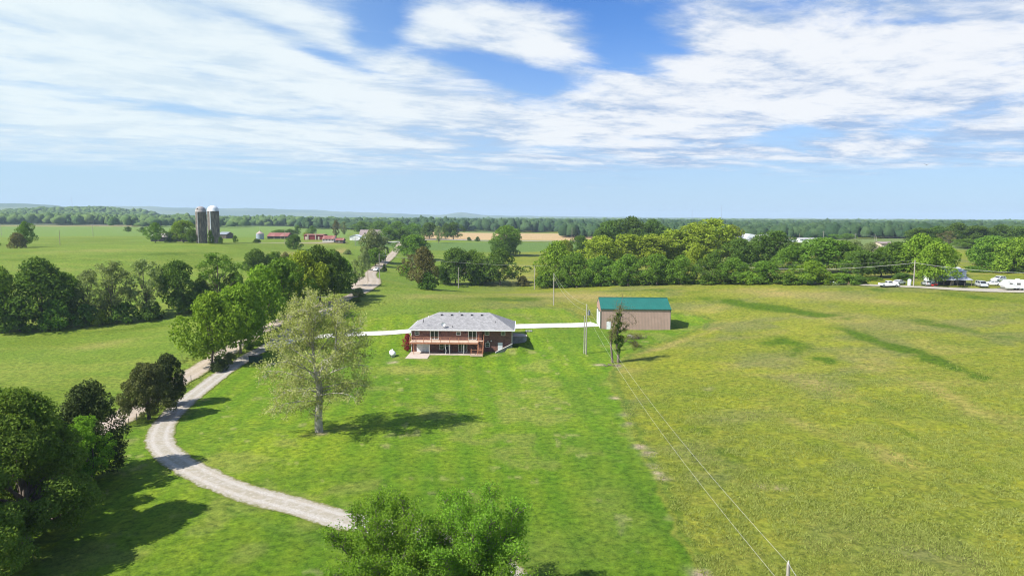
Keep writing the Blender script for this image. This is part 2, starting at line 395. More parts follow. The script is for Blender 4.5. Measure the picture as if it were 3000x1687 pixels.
n1 = fbm(GX, GY, 30, 1, 4); n2 = fbm(GX * .35, GY * 1.2, 9, 2, 4); n3 = fbm(GX, GY, 4, 8, 3)
Z0 = mixc(full(cField), cDry, sm(.50, .80, n2 * .6 + n1 * .45) * .55)
Z0 = mixc(Z0, cGreen, sm(.52, .72, fbm(GX * .5, GY * 1.2, 16, 31, 4)) * .55)
Z0 = mixc(Z0, C(.135, .150, .045), sm(.50, .66, fbm(GX * .8, GY, 14, 141, 5)) * .7)      # duller seeding patches
Z0 = mixc(Z0, C(.195, .215, .018), sm(.54, .68, fbm(GX * .7, GY, 8, 151, 5)) * .7)       # fresher yellow-green growth
# left pastures greener
leftm = sm(5, -30, GX + (GY - 200) * -.02)
pl = mixc(full(cPast), C(.156, .202, .028), sm(.42, .7, n2)); pl = mixc(pl, cGreen, sm(.48, .7, n1) * .6)
Z0 = mixc(Z0, pl, leftm * 1.0)
brk = fbm(GX, GY, 5.5, 181, 5)
# field streaks: strips of greener and of drier grass, as ellipses on the ground
def patch(u, v, hl, hw, tilt):
    p = ground(u, v)[:2]; c, q = math.cos(R(tilt)), math.sin(R(tilt))
    e1 = ground(u + c * hl, v + q * hl)[:2] - p; e2 = ground(u - q * hw, v + c * hw)[:2] - p
    M = np.linalg.inv(np.stack([e1, e2], 1)); x = WX - p[0]; y = WY - p[1]
    return np.exp(-((M[0, 0] * x + M[0, 1] * y) ** 2 + (M[1, 0] * x + M[1, 1] * y) ** 2))
for (u, v, hl, hw, t_, a) in [(1650, 868, 150, 16, 0, .8), (1760, 872, 120, 12, 2, .7), (2330, 862, 160, 12, 2, .8), (2200, 852, 120, 8, 1, .5), (2460, 930, 160, 16, 8, .6), (2080, 905, 90, 14, -8, .5), (2540, 880, 170, 9, 4, .6), (2400, 1130, 130, 16, 18, .5), (2330, 1230, 90, 14, 25, .45), (2560, 1320, 140, 20, 25, .45), (2850, 1200, 140, 16, 20, .5), (2700, 1130, 150, 12, 18, .5),
                             (1290, 868, 140, 9, 0, .5), (1650, 920, 70, 7, 0, .3), (850, 745, 60, 9, 0, .6), (940, 712, 50, 6, 0, .6), (1000, 735, 18, 9, 0, .9), (280, 735, 150, 4, 0, .35), (120, 790, 120, 6, 0, .3), (300, 1010, 120, 8, -10, .3), (1750, 1090, 40, 22, 0, .7), (1850, 1085, 40, 14, 0, .45), (1990, 1000, 140, 5, -18, .7)]:
    Z0 = mixc(Z0, cDry, np.clip(patch(u, v, hl, hw, t_) * a * (.4 + 1.1 * n3), 0, 1))
for (u, v, hl, hw, t_, a) in [(2630, 1020, 190, 11, 19, 1.1), (2380, 1042, 120, 15, 17, 1.1), (2300, 1005, 60, 10, 12, .7), (2253, 902, 140, 8, 6, .9), (2130, 882, 90, 6, 4, .8), (2420, 925, 110, 6, 8, .6), (2895, 1108, 60, 6, 16, .8), (2740, 1085, 60, 5, 16, .7), (2500, 1085, 60, 5, 20, .6), (2620, 850, 200, 5, 3, .6), (2870, 872, 120, 6, 5, .45), (2750, 950, 90, 6, 10, .5), (2900, 980, 90, 6, 10, .4), (2560, 1180, 70, 7, 20, .4),
                             (2240, 1000, 80, 10, 15, .35), (2880, 1380, 70, 14, 20, .35), (2150, 1330, 60, 14, 10, .35), (2050, 1260, 60, 12, 5, .35), (1500, 876, 140, 6, 0, .45), (1900, 852, 140, 5, 0, .45), (1950, 880, 50, 6, 0, .4), (2640, 1260, 80, 8, 25, .3), (2350, 1460, 90, 18, 10, .3), (2780, 1560, 90, 18, 10, .3), (500, 745, 160, 5, 0, .4), (150, 760, 140, 4, 0, .35), (250, 1060, 160, 8, -12, .35), (400, 960, 120, 6, -8, .35)]:
    Z0 = mixc(Z0, C(.062, .112, .004), np.clip(patch(u, v, hl, hw * 1.15, t_) * a * (.25 + 2.1 * sm(.36, .60, brk)), 0, .97))
# lawn colouring, faint mowing bands
band = .5 + .5 * np.sin((GX * .97 + GY * .10) * 2 * np.pi / 4.6 + 2.2 * n1)
L0 = mixc(full(cLawn), cLawnHi, sm(.35, .75, n1) * .6 + .50 * band)
L0 = mixc(L0, C(.066, .130, .010), sm(.50, .78, fbm(GX, GY, 13, 41, 4)) * .55)
L0 = mixc(L0, C(.21, .22, .045), np.clip(gauss(1200, 1085, 7, 3) * .8 + gauss(1170, 1075, 4, 2) * .4 + gauss(1560, 1640, 5, 4) * .5 + gauss(1700, 930, 20, 5) * .3 + gauss(1590, 1180, 5, 9) * .35 + gauss(1780, 1500, 3, 7) * .45, 0, 1) * (.4 + n3))
L0 = mixc(L0, C(.165, .185, .040), sm(.58, .70, fbm(GX, GY, 6, 161, 5)) * .55)
L0 = mixc(L0, C(.22, .22, .08), sm(.72, .80, fbm(GX, GY, 2.2, 171, 4)) * .6)
L0 = mixc(L0, C(.090, .16, .012), np.clip(gauss(1730, 1000, 10, 6) * .5, 0, 1))
L0 = mixc(L0, cDry, np.clip(gauss(1265, 1320, 1.6, 1.0) + gauss(1240, 1335, 1.2, .5), 0, 1) * sm(.35, .6, n3) * .8)
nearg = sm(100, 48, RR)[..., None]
L0 = L0 * (1 - nearg) + L0 * C(.60, .70, .68) * nearg      # greener turf near the camera, blade self-shadow and vignette painted into its colour
Z0 = Z0 * (1 - nearg) + Z0 * C(.90, .90, 1.25) * nearg  # rough field dimmed by the same near-camera ramp
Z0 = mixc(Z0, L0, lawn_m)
# darker, longer grass just outside the mown edge and bare soil along it
edge = np.exp(-((dl + .9) / .7) ** 2) * (GX > -30) * (RR < 260)
Z0 = mixc(Z0, C(.075, .13, .014), np.clip(edge * .7, 0, 1))
for (u, v) in [(1800, 1165), (1826, 1215), (1842, 1245), (1876, 1310), (1892, 1328), (1915, 1360), (1930, 1382), (1940, 1400), (2050, 1690), (2045, 1680), (2225, 1421), (2285, 1425), (2080, 1137), (1752, 1068), (1810, 1072), (935, 1266), (1153, 1058)]:
    Z0 = mixc(Z0, cDirt, np.clip(np.exp(-(((jx - ground(u, v)[0]) / .8) ** 2 + ((jy - ground(u, v)[1]) / .7) ** 2)) * (1.7 * n3 + .2), 0, 1) * .8)
# far zones by bearing and distance
AZ = TT
def azof(u): d = ray(u, 800); return math.atan2(d[0], d[1])
def zone(u0, u1, r0, r1, col, soft=.004):
    global Z0
    wob = 1 + (fbm(GX, GY, 60, 77, 3) - .5) * .03
    m_ = sm(azof(u0) - soft, azof(u0) + soft, AZ) * (1 - sm(azof(u1) - soft, azof(u1) + soft, AZ)) * sm(r0 * .995, r0 * 1.005, RR * wob) * (1 - sm(r1 * .99, r1 * 1.01, RR * wob))
    Z0 = mixc(Z0, col * (.85 + .3 * 1), m_) if not callable(col) else Z0
def rgd(u, v): p = ground(u, v); return math.hypot(p[0], p[1])
zone(-900, 1020, rgd(275, 692), rgd(275, 664), cCrop)
zone(-900, 450, rgd(275, 664), rgd(275, 657), cDry)
zone(1040, 2000, rgd(1450, 738), rgd(1450, 709), C(.085, .14, .03))
zone(1240, 2100, rgd(1450, 703), rgd(1450, 683), cTan)
zone(1240, 1480, rgd(1450, 683), rgd(1450, 677), C(.14, .18, .05))
zone(2080, 3400, rgd(2450, 730), rgd(2450, 700), C(.115, .155, .045))
farg = sm(1150, 1500, RR)
fc = mixc(full(cDark), C(.11, .15, .05), sm(.56, .60, fbm(GX, GY, 420, 61, 2)) * (RR > 2000))
Z0 = mixc(Z0, fc, farg)
FZ = np.concatenate([np.array([[0, 0, H(0, 1)]]), np.stack([GX, GY, GZ], -1).reshape(-1, 3)])
nr, nt_ = GX.shape
i = np.arange(nr - 1)[:, None]; j = np.arange(nt_)[None]; j2 = (j + 1) % nt_
F = np.stack([1 + i * nt_ + j, 1 + (i + 1) * nt_ + j, 1 + (i + 1) * nt_ + j2, 1 + i * nt_ + j2], -1).reshape(-1, 4)[:, ::-1]
gm, g = newmat('grassland')
vc = g.n('ShaderNodeAttribute', attribute_name='zone'); tc = g.n('ShaderNodeTexCoord'); pos = tc.outputs['Object']
mw = g.n('ShaderNodeAttribute', attribute_name='mown')
a1 = g.noise(pos, 1.3, 6, .68); a2 = g.noise(pos, 6.0, 4, .7); a3 = g.noise(g.n('ShaderNodeMapping', {'Vector': pos, 'Scale': (.7, 1.0, 1)}), .45, 6, .68)
vfac = g.m('ADD', g.m('MULTIPLY', a1, .75), g.m('MULTIPLY', a2, .45))
lowf = g.mix(g.remap(vfac, .44, .76, smooth=False), (.40, .46, .40, 1), (1.62, 1.50, 1.45, 1))
cc = g.mix(1.0, vc.outputs[0], lowf, 'MULTIPLY')
yel = g.mix(1.0, cc, (1.07, 1.03, 1.1, 1), 'MULTIPLY'); grn = g.mix(1.0, cc, (.89, .97, .9, 1), 'MULTIPLY')
cc = g.mix(g.remap(a3, .36, .64), grn, yel)
dry = g.m('MULTIPLY', g.remap(g.noise(pos, 2.6, 5, .75), .60, .74), g.m('SUBTRACT', .42, g.m('MULTIPLY', mw.outputs['Fac'], .36)))
cc = g.mix(dry, cc, (.30, .25, .11, 1))
bsc = g.m('SUBTRACT', 1.0, g.m('MULTIPLY', mw.outputs['Fac'], .60))
b = g.n('ShaderNodeBump', {'Height': g.m('ADD', g.m('MULTIPLY', a1, .8), g.m('MULTIPLY', a2, .3)), 'Strength': bsc, 'Distance': .32})
p = g.n('ShaderNodeBsdfPrincipled', {'Base Color': cc, 'Roughness': .9, 'Specular IOR Level': .12, 'Normal': b})
g.n('ShaderNodeOutputMaterial', {'Surface': p})
me = mesh_np('ground', FZ, F, gm, smooth=True)
tri = np.stack([np.zeros(nt_, int), 1 + np.arange(nt_), 1 + (np.arange(nt_) + 1) % nt_], -1)
at = me.attributes.new('zone', 'FLOAT_COLOR', 'POINT')
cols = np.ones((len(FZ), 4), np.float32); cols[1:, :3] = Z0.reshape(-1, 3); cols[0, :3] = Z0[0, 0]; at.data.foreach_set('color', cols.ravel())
at = me.attributes.new('mown', 'FLOAT', 'POINT'); at.data.foreach_set('value', np.concatenate([[0], lawn_m.ravel()]).astype(np.float32))
tag(link('ground', me), 'rolling green farmland, mown lawn and rough hay field', kind='structure')

# ------------------------------------------------------------------ roads
def gravel(name, c, rut=.5):
    m, g = newmat(name); tc = g.n('ShaderNodeTexCoord'); pos = tc.outputs['Object']; uv = g.n('ShaderNodeAttribute', attribute_name='across').outputs['Fac']
    n = g.noise(pos, 9, 5, .75); n2 = g.noise(pos, .8, 4, .6)
    cc = g.mix(g.remap(n, .35, .7), tuple(x * .66 for x in c) + (1,), tuple(min(.9, x * 1.12) for x in c) + (1,))
    cc = g.mix(g.m('MULTIPLY', g.remap(n2, .42, .68), .35), cc, (c[0] * .72, c[1] * .64, c[2] * .5, 1))
    ab = g.m('ABSOLUTE', uv)
    r = g.m('MULTIPLY', g.remap(g.m('ABSOLUTE', g.m('SUBTRACT', ab, .44)), .04, .24, 0, 1), rut)      # centre ridge and verge browner than the wheel tracks
    cc = g.mix(g.m('MULTIPLY', r, g.remap(g.noise(pos, 1.8, 5, .7), .35, .65, .2, 1)), cc, (c[0] * .55, c[1] * .53, c[2] * .42, 1))
    ed = g.remap(g.m('ADD', ab, g.m('MULTIPLY', g.m('SUBTRACT', g.noise(pos, 1.6, 6, .75), .5), .9)), .74, 1.0)
    cc = g.mix(ed, cc, (.14, .15, .04, 1))
    bmp = g.n('ShaderNodeBump', {'Height': n, 'Strength': .6, 'Distance': .06})
    p = g.n('ShaderNodeBsdfPrincipled', {'Base Color': cc, 'Roughness': .95, 'Specular IOR Level': .1, 'Normal': bmp}); g.n('ShaderNodeOutputMaterial', {'Surface': p}); return m
def catmull(P, step):
    P = [np.array(p) for p in P]; out = []
    for i in range(len(P) - 1):
        p0 = P[max(i - 1, 0)]; p1 = P[i]; p2 = P[i + 1]; p3 = P[min(i + 2, len(P) - 1)]
        n = max(2, int(np.linalg.norm(p2 - p1) / step))
        for t in np.arange(n) / n: out.append(.5 * ((2 * p1) + (-p0 + p2) * t + (2 * p0 - 5 * p1 + 4 * p2 - p3) * t * t + (-p0 + 3 * p1 - 3 * p2 + p3) * t ** 3))
    out.append(P[-1]); return np.array(out)
def road(name, pts, width, m, label, lift=.05, ragged=.35, step=.5, nw=8):
    P = catmull(pts, step); T = np.gradient(P, axis=0); T /= np.linalg.norm(T, axis=1)[:, None] + 1e-9; N = np.stack([-T[:, 1], T[:, 0]], -1)
    w = np.broadcast_to(np.array(width if hasattr(width, '__len__') else [width], float), (1 if not hasattr(width, '__len__') else len(width),))
    w = np.interp(np.linspace(0, 1, len(P)), np.linspace(0, 1, len(w)), w) if len(w) > 1 else np.full(len(P), w[0])
    s = np.linspace(-1, 1, nw + 1); V = []; ac = []
    for sg in s:
        e = ragged * (fbm(P[:, 0] + sg * 40, P[:, 1], 1.6, 55, 3) - .5) * 2 * (abs(sg) > .9)
        q = P + N * (sg * (w / 2) + np.sign(sg) * e)[:, None]
        z = hfun(q[:, 0], q[:, 1]) + (fbm(q[:, 0], q[:, 1], 9, 3, 3) - .5) * .10 + lift * (1 - .35 * abs(sg)) + .0002 * np.hypot(q[:, 0], q[:, 1])
        V.append(np.concatenate([q, z[:, None]], 1)); ac.append(np.full(len(P), sg))
    V = np.array(V); n, k = V.shape[:2]
    i = np.arange(n - 1)[:, None]; j = np.arange(k - 1)[None]
    F = np.stack([i * k + j, i * k + j + 1, (i + 1) * k + j + 1, (i + 1) * k + j], -1).reshape(-1, 4)
    me = mesh_np(name, V.reshape(-1, 3), F[:, ::-1], m, smooth=True)
    a = me.attributes.new('across', 'FLOAT', 'POINT'); a.data.foreach_set('value', np.array(ac, np.float32).ravel())
    return tag(link(name, me), label, kind='structure'), P
mG = gravel('gravel', (.46, .425, .38), .7); mG2 = gravel('road_gravel', (.47, .40, .33)); mC = mat('concrete', (.60, .58, .545), .85, .05, .6, dirt=(.46, .43, .38))
drive_px = [(1640, 1800), (1500, 1700), (1400, 1648), (1300, 1600), (1240, 1572), (1110, 1542), (1002, 1522), (873, 1485), (722, 1444), (606, 1397), (512, 1345), (470, 1300), (472, 1262), (503, 1215), (550, 1172), (610, 1125), (665, 1085), (722, 1048), (790, 1012), (830, 985), (870, 958), (928, 928), (965, 902), (1008, 881)]
_, DRV = road('driveway', [(38, 2), (26, 14), (14, 27)] + GP(drive_px)[1:], 3.8, mG, 'curving white gravel driveway sweeping round the lawn')
lane_px = [(800, 1018), (850, 1000), (920, 988), (985, 983), (1048, 979), (1130, 976), (1230, 968), (1330, 964), (1430, 962), (1520, 957), (1600, 955), (1690, 953), (1748, 950)]
_, LAN = road('lane', GP(lane_px), [3.2, 3.0, 3.0, 3.0, 3.2, 4, 5.2, 6.2], mC, 'pale concrete lane running behind the brick house to the metal barn', lift=.09, ragged=.06, step=1.0)
county_px = [(-300, 1480), (0, 1370), (200, 1295), (335, 1238), (470, 1150), (582, 1083), (660, 1035), (730, 990), (797, 955), (850, 926), (905, 905), (950, 892), (1000, 880), (1045, 862), (1078, 843), (1096, 826), (1088, 812), (1086, 802), (1097, 790), (1118, 774), (1136, 760), (1152, 744), (1167, 726), (1177, 711), (1182, 706)]
_, CTY = road('county_road', GP(county_px), 5.4, mG2, 'pale gravel county road running away past the tree row', lift=.12, step=1.0)
road('road_shoulder', GP([(1045, 848), (1062, 828), (1088, 812)]), 7, mG2, 'gravel patch beside the bend of the county road', lift=.10, ragged=.8)
road('highway', GP([(1050, 706), (1250, 703), (1450, 706), (1700, 708), (1850, 709)]), 7, mat('pale_asphalt', (.42, .41, .40), .9), 'straight pale road crossing in front of the tan field', lift=.25, step=8)
road('yard_track', GP([(2440, 829), (2550, 836), (2700, 842), (2860, 850), (3010, 853), (3150, 856)]), [4, 4, 5, 8, 10, 10], mG, 'white gravel yard track before the two-storey farmhouse', lift=.12)
road('farm_track', GP([(760, 713), (850, 713), (940, 712), (1010, 708)]), 6, mG2, 'pale dirt track in front of the red barns', lift=.2, step=2)
road('field_track', GP([(-300, 664), (0, 657), (300, 660), (450, 663)]), 12, mG2, 'pale track beyond the bright green crop', lift=.3, step=10)
# ------------------------------------------------------------------ building materials
def brickmat():
    m, g = newmat('brick'); tc = g.n('ShaderNodeTexCoord'); pos = tc.outputs['Object']
    sp = g.n('ShaderNodeSeparateXYZ', {0: pos}); v = g.n('ShaderNodeCombineXYZ', {0: g.m('ADD', sp.outputs[0], sp.outputs[1]), 1: sp.outputs[2], 2: 0})
    br = g.n('ShaderNodeTexBrick', {'Vector': v, 'Color1': (.200, .078, .058, 1), 'Color2': (.105, .050, .043, 1), 'Mortar': (.27, .21, .18, 1), 'Scale': 1.0,
             'Mortar Size': .012, 'Brick Width': .42, 'Row Height': .15, 'Bias': -.1})
    n = g.noise(v, 1.4, 5, .7)
    c = g.mix(g.remap(n, .48, .62), br.outputs[0], (.115, .062, .058, 1))
    c = g.mix(g.remap(g.noise(v, 3.2, 3, .6), .58, .68, 0, .6), c, (.32, .15, .11, 1))
    p = g.n('ShaderNodeBsdfPrincipled', {'Base Color': c, 'Roughness': .9, 'Specular IOR Level': .15}); g.n('ShaderNodeOutputMaterial', {'Surface': p}); return m
mBrick = brickmat()
def shinglemat(name, c):
    m, g = newmat(name); tc = g.n('ShaderNodeTexCoord'); pos = tc.outputs['Object']
    br = g.n('ShaderNodeTexBrick', {'Vector': pos, 'Color1': tuple(x * 1.1 for x in c) + (1,), 'Color2': tuple(x * .8 for x in c) + (1,), 'Mortar': tuple(x * .6 for x in c) + (1,),
             'Scale': 1.0, 'Mortar Size': .02, 'Brick Width': .6, 'Row Height': .30})
    n = g.noise(pos, 2.0, 6, .75)
    cc = g.mix(1.0, br.outputs[0], g.mix(g.remap(n, .3, .7), (.82, .82, .84, 1), (1.12, 1.12, 1.12, 1)), 'MULTIPLY')
    p = g.n('ShaderNodeBsdfPrincipled', {'Base Color': cc, 'Roughness': .9, 'Specular IOR Level': .2}); g.n('ShaderNodeOutputMaterial', {'Surface': p}); return m
mShingle = shinglemat('grey_shingle', (.295, .288, .290)); mShDark = shinglemat('brown_shingle', (.30, .24, .23))
mWhite = mat('white_paint', (.78, .78, .77), .5, .03); mFrame = mat('window_frame', (.74, .72, .68), .5, .03)
mDoor = mat('door_white', (.70, .71, .72), .5, .04)
mGlass = mat('glass_dark', (.025, .030, .030), .08, .3, 1.0, spec=.6)
mBlack = mat('black_paint', (.02, .02, .022), .5, .1); mRubber = mat('rubber', (.02, .02, .02), .85, .1)
mDeckT = mat('deck_boards', (.56, .42, .32), .8, .08, 1.5, stretch=(1, 8, 1)); mDeckW = mat('deck_redwood', (.40, .17, .095), .75, .12, 2)
mConc = mat('patio_concrete', (.47, .39, .33), .9, .06, .8, dirt=(.38, .31, .26)); mWallC = mat('concrete_wall', (.28, .28, .28), .9, .1, 1.5, dirt=(.16, .16, .15))
mCap = mat('cap_concrete', (.50, .48, .46), .85, .05)
mMetal = mat('galvanised', (.45, .47, .50), .45, .12, 2, metal=.6, dirt=(.32, .30, .27)); mDarkM = mat('dark_metal', (.05, .05, .055), .5, .1)
mWood = mat('pole_wood', (.33, .27, .21), .9, .15, 3, stretch=(6, 6, .6), dirt=(.20, .165, .13)); mWoodP = mat('pole_grey_wood', (.36, .33, .29), .9, .12, 3, stretch=(6, 6, .6), dirt=(.30, .27, .23))
mOldW = mat('old_boards', (.16, .13, .11), .9, .2, 1.5, stretch=(4, 4, .4), dirt=(.08, .07, .06))
mRedR = mat('red_roof', (.24, .085, .072), .7, .12, .6, stretch=(3, .4, 1), dirt=(.32, .20, .17)); mRedW = mat('red_barn_paint', (.20, .032, .034), .75, .12, .8)
mTan = mat('tan_block', (.50, .42, .34), .9, .1); mYellow = mat('yellow_paint', (.75, .52, .04), .6, .08); mBlueG = mat('blue_grey_wall', (.60, .64, .68), .7, .05)
mBush = None

def mpp(p): return depth(p) / FPX
def ztop(p, u, vt): d = ray(u, vt); return 30 + d[2] / d[1] * p[1]
def add_window(parent, x0, x1, z0, z1, y, fmat=mFrame, t=.09, mull='h', name='window', nx=1, out=-1, axis='y', glass=None, proud=.05):
    """frame standing proud of the wall plane, pane behind it"""
    f = MB(); pz = MB()
    def bx(mb, a0, a1, d0, d1, c0, c1):
        lo, hi = sorted((y + out * d0, y + out * d1))
        mb.box(a0, a1, lo, hi, c0, c1) if axis == 'y' else mb.box(lo, hi, a0, a1, c0, c1)
    for (a, b, c, d) in [(x0, x0 + t, z0, z1), (x1 - t, x1, z0, z1), (x0 + t, x1 - t, z0, z0 + t), (x0 + t, x1 - t, z1 - t, z1)]: bx(f, a, b, 0, proud, c, d)
    if mull == 'h': bx(f, x0 + t, x1 - t, 0, proud - .006, (z0 + z1) / 2 - t * .35, (z0 + z1) / 2 + t * .35)
    for k in range(1, nx): xm = x0 + (x1 - x0) * k / nx; bx(f, xm - t * .4, xm + t * .4, 0, proud - .003, z0 + t, z1 - t)
    fo = part(name, f, fmat, parent)
    bx(pz, x0 + t * .5, x1 - t * .5, 0, .018, z0 + t * .5, z1 - t * .5); part('pane', pz, glass or mGlass, fo)
    return fo

# ------------------------------------------------------------------ brick house
HP = (-22.5, 151.55, 0.0); HR = R(-1.1)
house = thing('brick_house', 'red brick ranch house with grey hip roof and walkout basement', 'house', HP, HR)
LX, DX, EZ, RX = 22.5, 12.6, 4.98, 15.75         # length, depth, eave height, where the recessed right section starts
REC = .9
w = MB()
w.prism([(0, -1.5), (RX, -1.5), (RX, EZ), (0, EZ)], 0, DX)                        # main body
w.prism([(RX, -1.5), (LX, -1.5), (LX, EZ), (RX, EZ)], REC, DX)
part('wall', w, mBrick, house)
ov = .62
def hip(x0, x1, y0, y1, z, rise, run, th=.16):
    m = MB(); xr0, xr1 = x0 + run, x1 - run; ym = (y0 + y1) / 2
    v = [(x0, y0, z), (x1, y0, z), (x1, y1, z), (x0, y1, z), (xr0, ym, z + rise), (xr1, ym, z + rise)]
    m.add(v, [(0, 1, 5, 4), (1, 2, 5), (2, 3, 4, 5), (3, 0, 4)])
    m.add([(x0, y0, z - th * .2), (x1, y0, z - th * .2), (x1, y1, z - th * .2), (x0, y1, z - th * .2)], [(3, 2, 1, 0)])
    return m
RISE = 3.05
roof = part('roof', hip(-ov, LX + ov, -ov, DX + ov, EZ + .16, RISE, 6.0), mShingle, house)
fa = MB()
for (a, b, c, d) in [(-ov, LX + ov, -ov - .1, -ov), (-ov, LX + ov, DX + ov, DX + ov + .1), (-ov - .1, -ov, -ov - .1, DX + ov + .1), (LX + ov, LX + ov + .1, -ov - .1, DX + ov + .1)]: fa.box(a, b, c, d, EZ - .02, EZ + .18)
part('gutter', fa, mWhite, house)
sf = MB(); sf.box(-ov, LX + ov, -ov, DX + ov, EZ + .002, EZ + .03); part('soffit', sf, mWhite, house)
def roofz(y): return EZ + .16 + RISE * min(1, (y + ov) / (DX / 2 + ov))
for k in range(5):
    x = 6.15 + k * 2.32; y = 5.1; v = MB(); z = roofz(y); v.box(x - .2, x + .2, y - .22, y + .2, z - .1, z + .18); v.box(x - .25, x + .25, y - .27, y + .22, z + .18, z + .22)
    part('roof_vent', v, mDarkM, roof)
for (x, y, c) in [(2.6, .6, mDarkM), (9.1, .5, mDarkM), (18.7, 2.3, mDarkM), (3.0, 6.1, mWhite), (10.1, 6.3, mWhite)]:
    v = MB(); z = roofz(min(y, 5.9)) if x > 4 else EZ + .16 + RISE * .6; v.cyl((x, y, z - .4), (x, y, z + .42), .06); v.cyl((x, y, z - .08), (x, y, z + .02), .16, .08); part('vent_pipe', v, c, roof)
dish = thing('satellite_dish', 'grey satellite dish near the front eave of the grey roof', 'satellite dish', (0, 0, 0)); dish.matrix_world = Matrix.Translation(Vector((HP[0] + 7.1, HP[1] + .1, roofz(.2)))) @ Matrix.Rotation(R(20), 4, 'Z')
d = MB(); prof = [(0.001, 0), (.2, .02), (.36, .06), (.46, .11)]; d.lathe(prof, 18); d.lathe([(.46, .12), (.36, .07), (.2, .03), (.001, .01)], 18)
dm = d.mesh('reflector', mMetal); do = link('reflector', dm, dish); do.location = (0, -.1, .75); do.rotation_euler = (R(70), 0, R(-25))
a = MB(); a.tube([(0, 0, -.1), (0, 0, .4), (0, -.1, .7)], .035); part('mast', a, mDarkM, dish); a = MB(); a.tube([(0, -.2, .5), (.25, -.6, .55), (.3, -.7, .62)], .025); a.box(.24, .36, -.78, -.66, .56, .68); part('receiver_arm', a, mDarkM, dish)

for (x0, x1, z0, z1) in [(.72, 1.72, 3.85, 4.72), (10.05, 11.05, 3.85, 4.72)]: add_window(house, x0, x1, z0, z1, 0)
for (x0, x1, z0, z1) in [(16.4, 17.4, 3.75, 4.68), (20.05, 21.0, 3.72, 4.66), (16.5, 17.5, 1.05, 2.1)]: add_window(house, x0, x1, z0, z1, REC)
for (x0, x1, z0, z1) in [(6.2, 7.3, .55, 2.1), (7.42, 8.4, .55, 2.1)]: add_window(house, x0, x1, z0, z1, 0)
for (x0, x1, z0, z1, n) in [(4.15, 6.05, 2.83, 4.93, 2), (12.7, 14.6, 2.83, 4.93, 2), (10.5, 12.5, .05, 2.15, 3)]: add_window(house, x0, x1, z0, z1, 0, mull='', nx=n, name='sliding_door', t=.12)
gd = MB()
for k in range(4): gd.box(1.12, 3.96, -.05, 0, .04 + k * .54, .04 + k * .54 + .52)
part('garage_door', gd, mDoor, house)
dr = MB(); dr.box(19.35, 20.4, REC - .05, REC, .06, 2.12); dr.box(19.45, 19.95, REC - .07, REC - .05, 1.2, 1.9); fd = part('door', dr, mDoor, house); hd = MB(); hd.cyl((20.28, REC - .13, 1.0), (20.28, REC - .05, 1.0), .04); part('handle', hd, mDarkM, fd)
for x in (-.04, LX + .04): ds = MB(); ds.box(x - .06, x + .06, -.12 if x < 1 else REC - .12, -.02 if x < 1 else REC - .02, .05, EZ); part('downspout', ds, mWhite, house)
q = MB(); q.tube([(8.9 - 1.0, -2.75, 2.6), (7.9, -2.7, 1.6), (8.05, -2.72, .9), (7.95, -2.75, .05)], .05); part('drain_hose', q, mWhite, house)
for x in (6.45, 12.15): l = MB(); l.box(x - .07, x + .07, -.18, -.0, 4.3, 4.6); part('wall_lamp', l, mBlack, house)
l = MB(); l.cyl((17.85, REC - .3, 2.5), (17.85, REC, 2.5), .13, .13, 12); part('flood_lamp', l, mWhite, house)
me_ = MB(); me_.box(17.0, 17.25, REC - .14, REC, 2.15, 2.5); me_.cyl((17.12, REC - .22, 2.3), (17.12, REC - .14, 2.3), .09); part('electric_meter', me_, mMetal, house)

# raised deck
dk = MB(); D0, D1, DZ = -2.95, 0, 2.72
for k in range(20): y = D0 + k * .1475; dk.box(0, 15.15, y, y + .140, DZ - .06, DZ)
dk.box(15.15, 16.3, -1.15, REC - .02, DZ - .06, DZ)
deck = part('deck_floor', dk, mDeckT, house)
fr = MB(); fr.box(0, 15.15, D0 - .05, D0 - .004, DZ - .34, DZ - .01); fr.box(-.05, -.004, D0, 0, DZ - .34, DZ - .01); fr.box(15.154, 15.2, D0, -1.2, DZ - .34, DZ - .01)
for k in range(16): fr.box(.3 + k * .97, .35 + k * .97, D0 + .02, -.03, DZ - .30, DZ - .07)
part('deck_joists', fr, mDeckW, house)
for x, c in [(.9, mDeckW), (4.35, mCap), (8.85, mCap), (11.9, mCap), (15.0, mDeckW)]:
    q = MB(); q.box(x - .06, x + .06, D0 + .06, D0 + .18, -.3, DZ - .34); part('deck_post', q, c, house)
rl = MB()
for z in (DZ + 1.06, DZ + .52): rl.box(.06, 15.1, D0 + .0, D0 + .07, z, z + (.07 if z > DZ + 1 else .05)); rl.box(-.04, .03, D0 + .08, -.02, z, z + .06)
rl.box(.03, 15.1, D0 - .02, D0 + .10, DZ + 1.135, DZ + 1.17)
part('railing', rl, mDeckW, house)
for x in (0.0, 1.45, 3.1, 4.85, 6.8, 8.85, 10.9, 12.95, 15.12):
    q = MB(); q.box(x - .05, x + .05, D0 - .03, D0 + .09, DZ, DZ + 1.12); part('railing_post', q, mDeckW, house)
q = MB(); q.box(-.05, .05, -.14, -.03, DZ, DZ + 1.12); part('railing_post', q, mDeckW, house)
for (x, y) in ((15.2, -1.2), (16.3, -1.2)): q = MB(); q.box(x - .06, x + .06, y - .06, y + .06, -.1, DZ + 1.5); part('railing_post', q, mDeckW, house)
st = MB(); n = 12
for k in range(n): z = DZ - .18 * (k + 1) ; y = -1.25 - .24 * k; st.box(15.28, 16.22, y - .27, y, z - .05, z)
for x in (15.22, 16.24): st.add([(x, -1.2, DZ - .05), (x, -1.2, DZ - .4), (x, -4.1, .45), (x, -4.1, .75), (x + .05, -1.2, DZ - .05), (x + .05, -1.2, DZ - .4), (x + .05, -4.1, .45), (x + .05, -4.1, .75)], [(0, 1, 2, 3), (7, 6, 5, 4), (0, 4, 5, 1), (1, 5, 6, 2), (2, 6, 7, 3), (3, 7, 4, 0)])
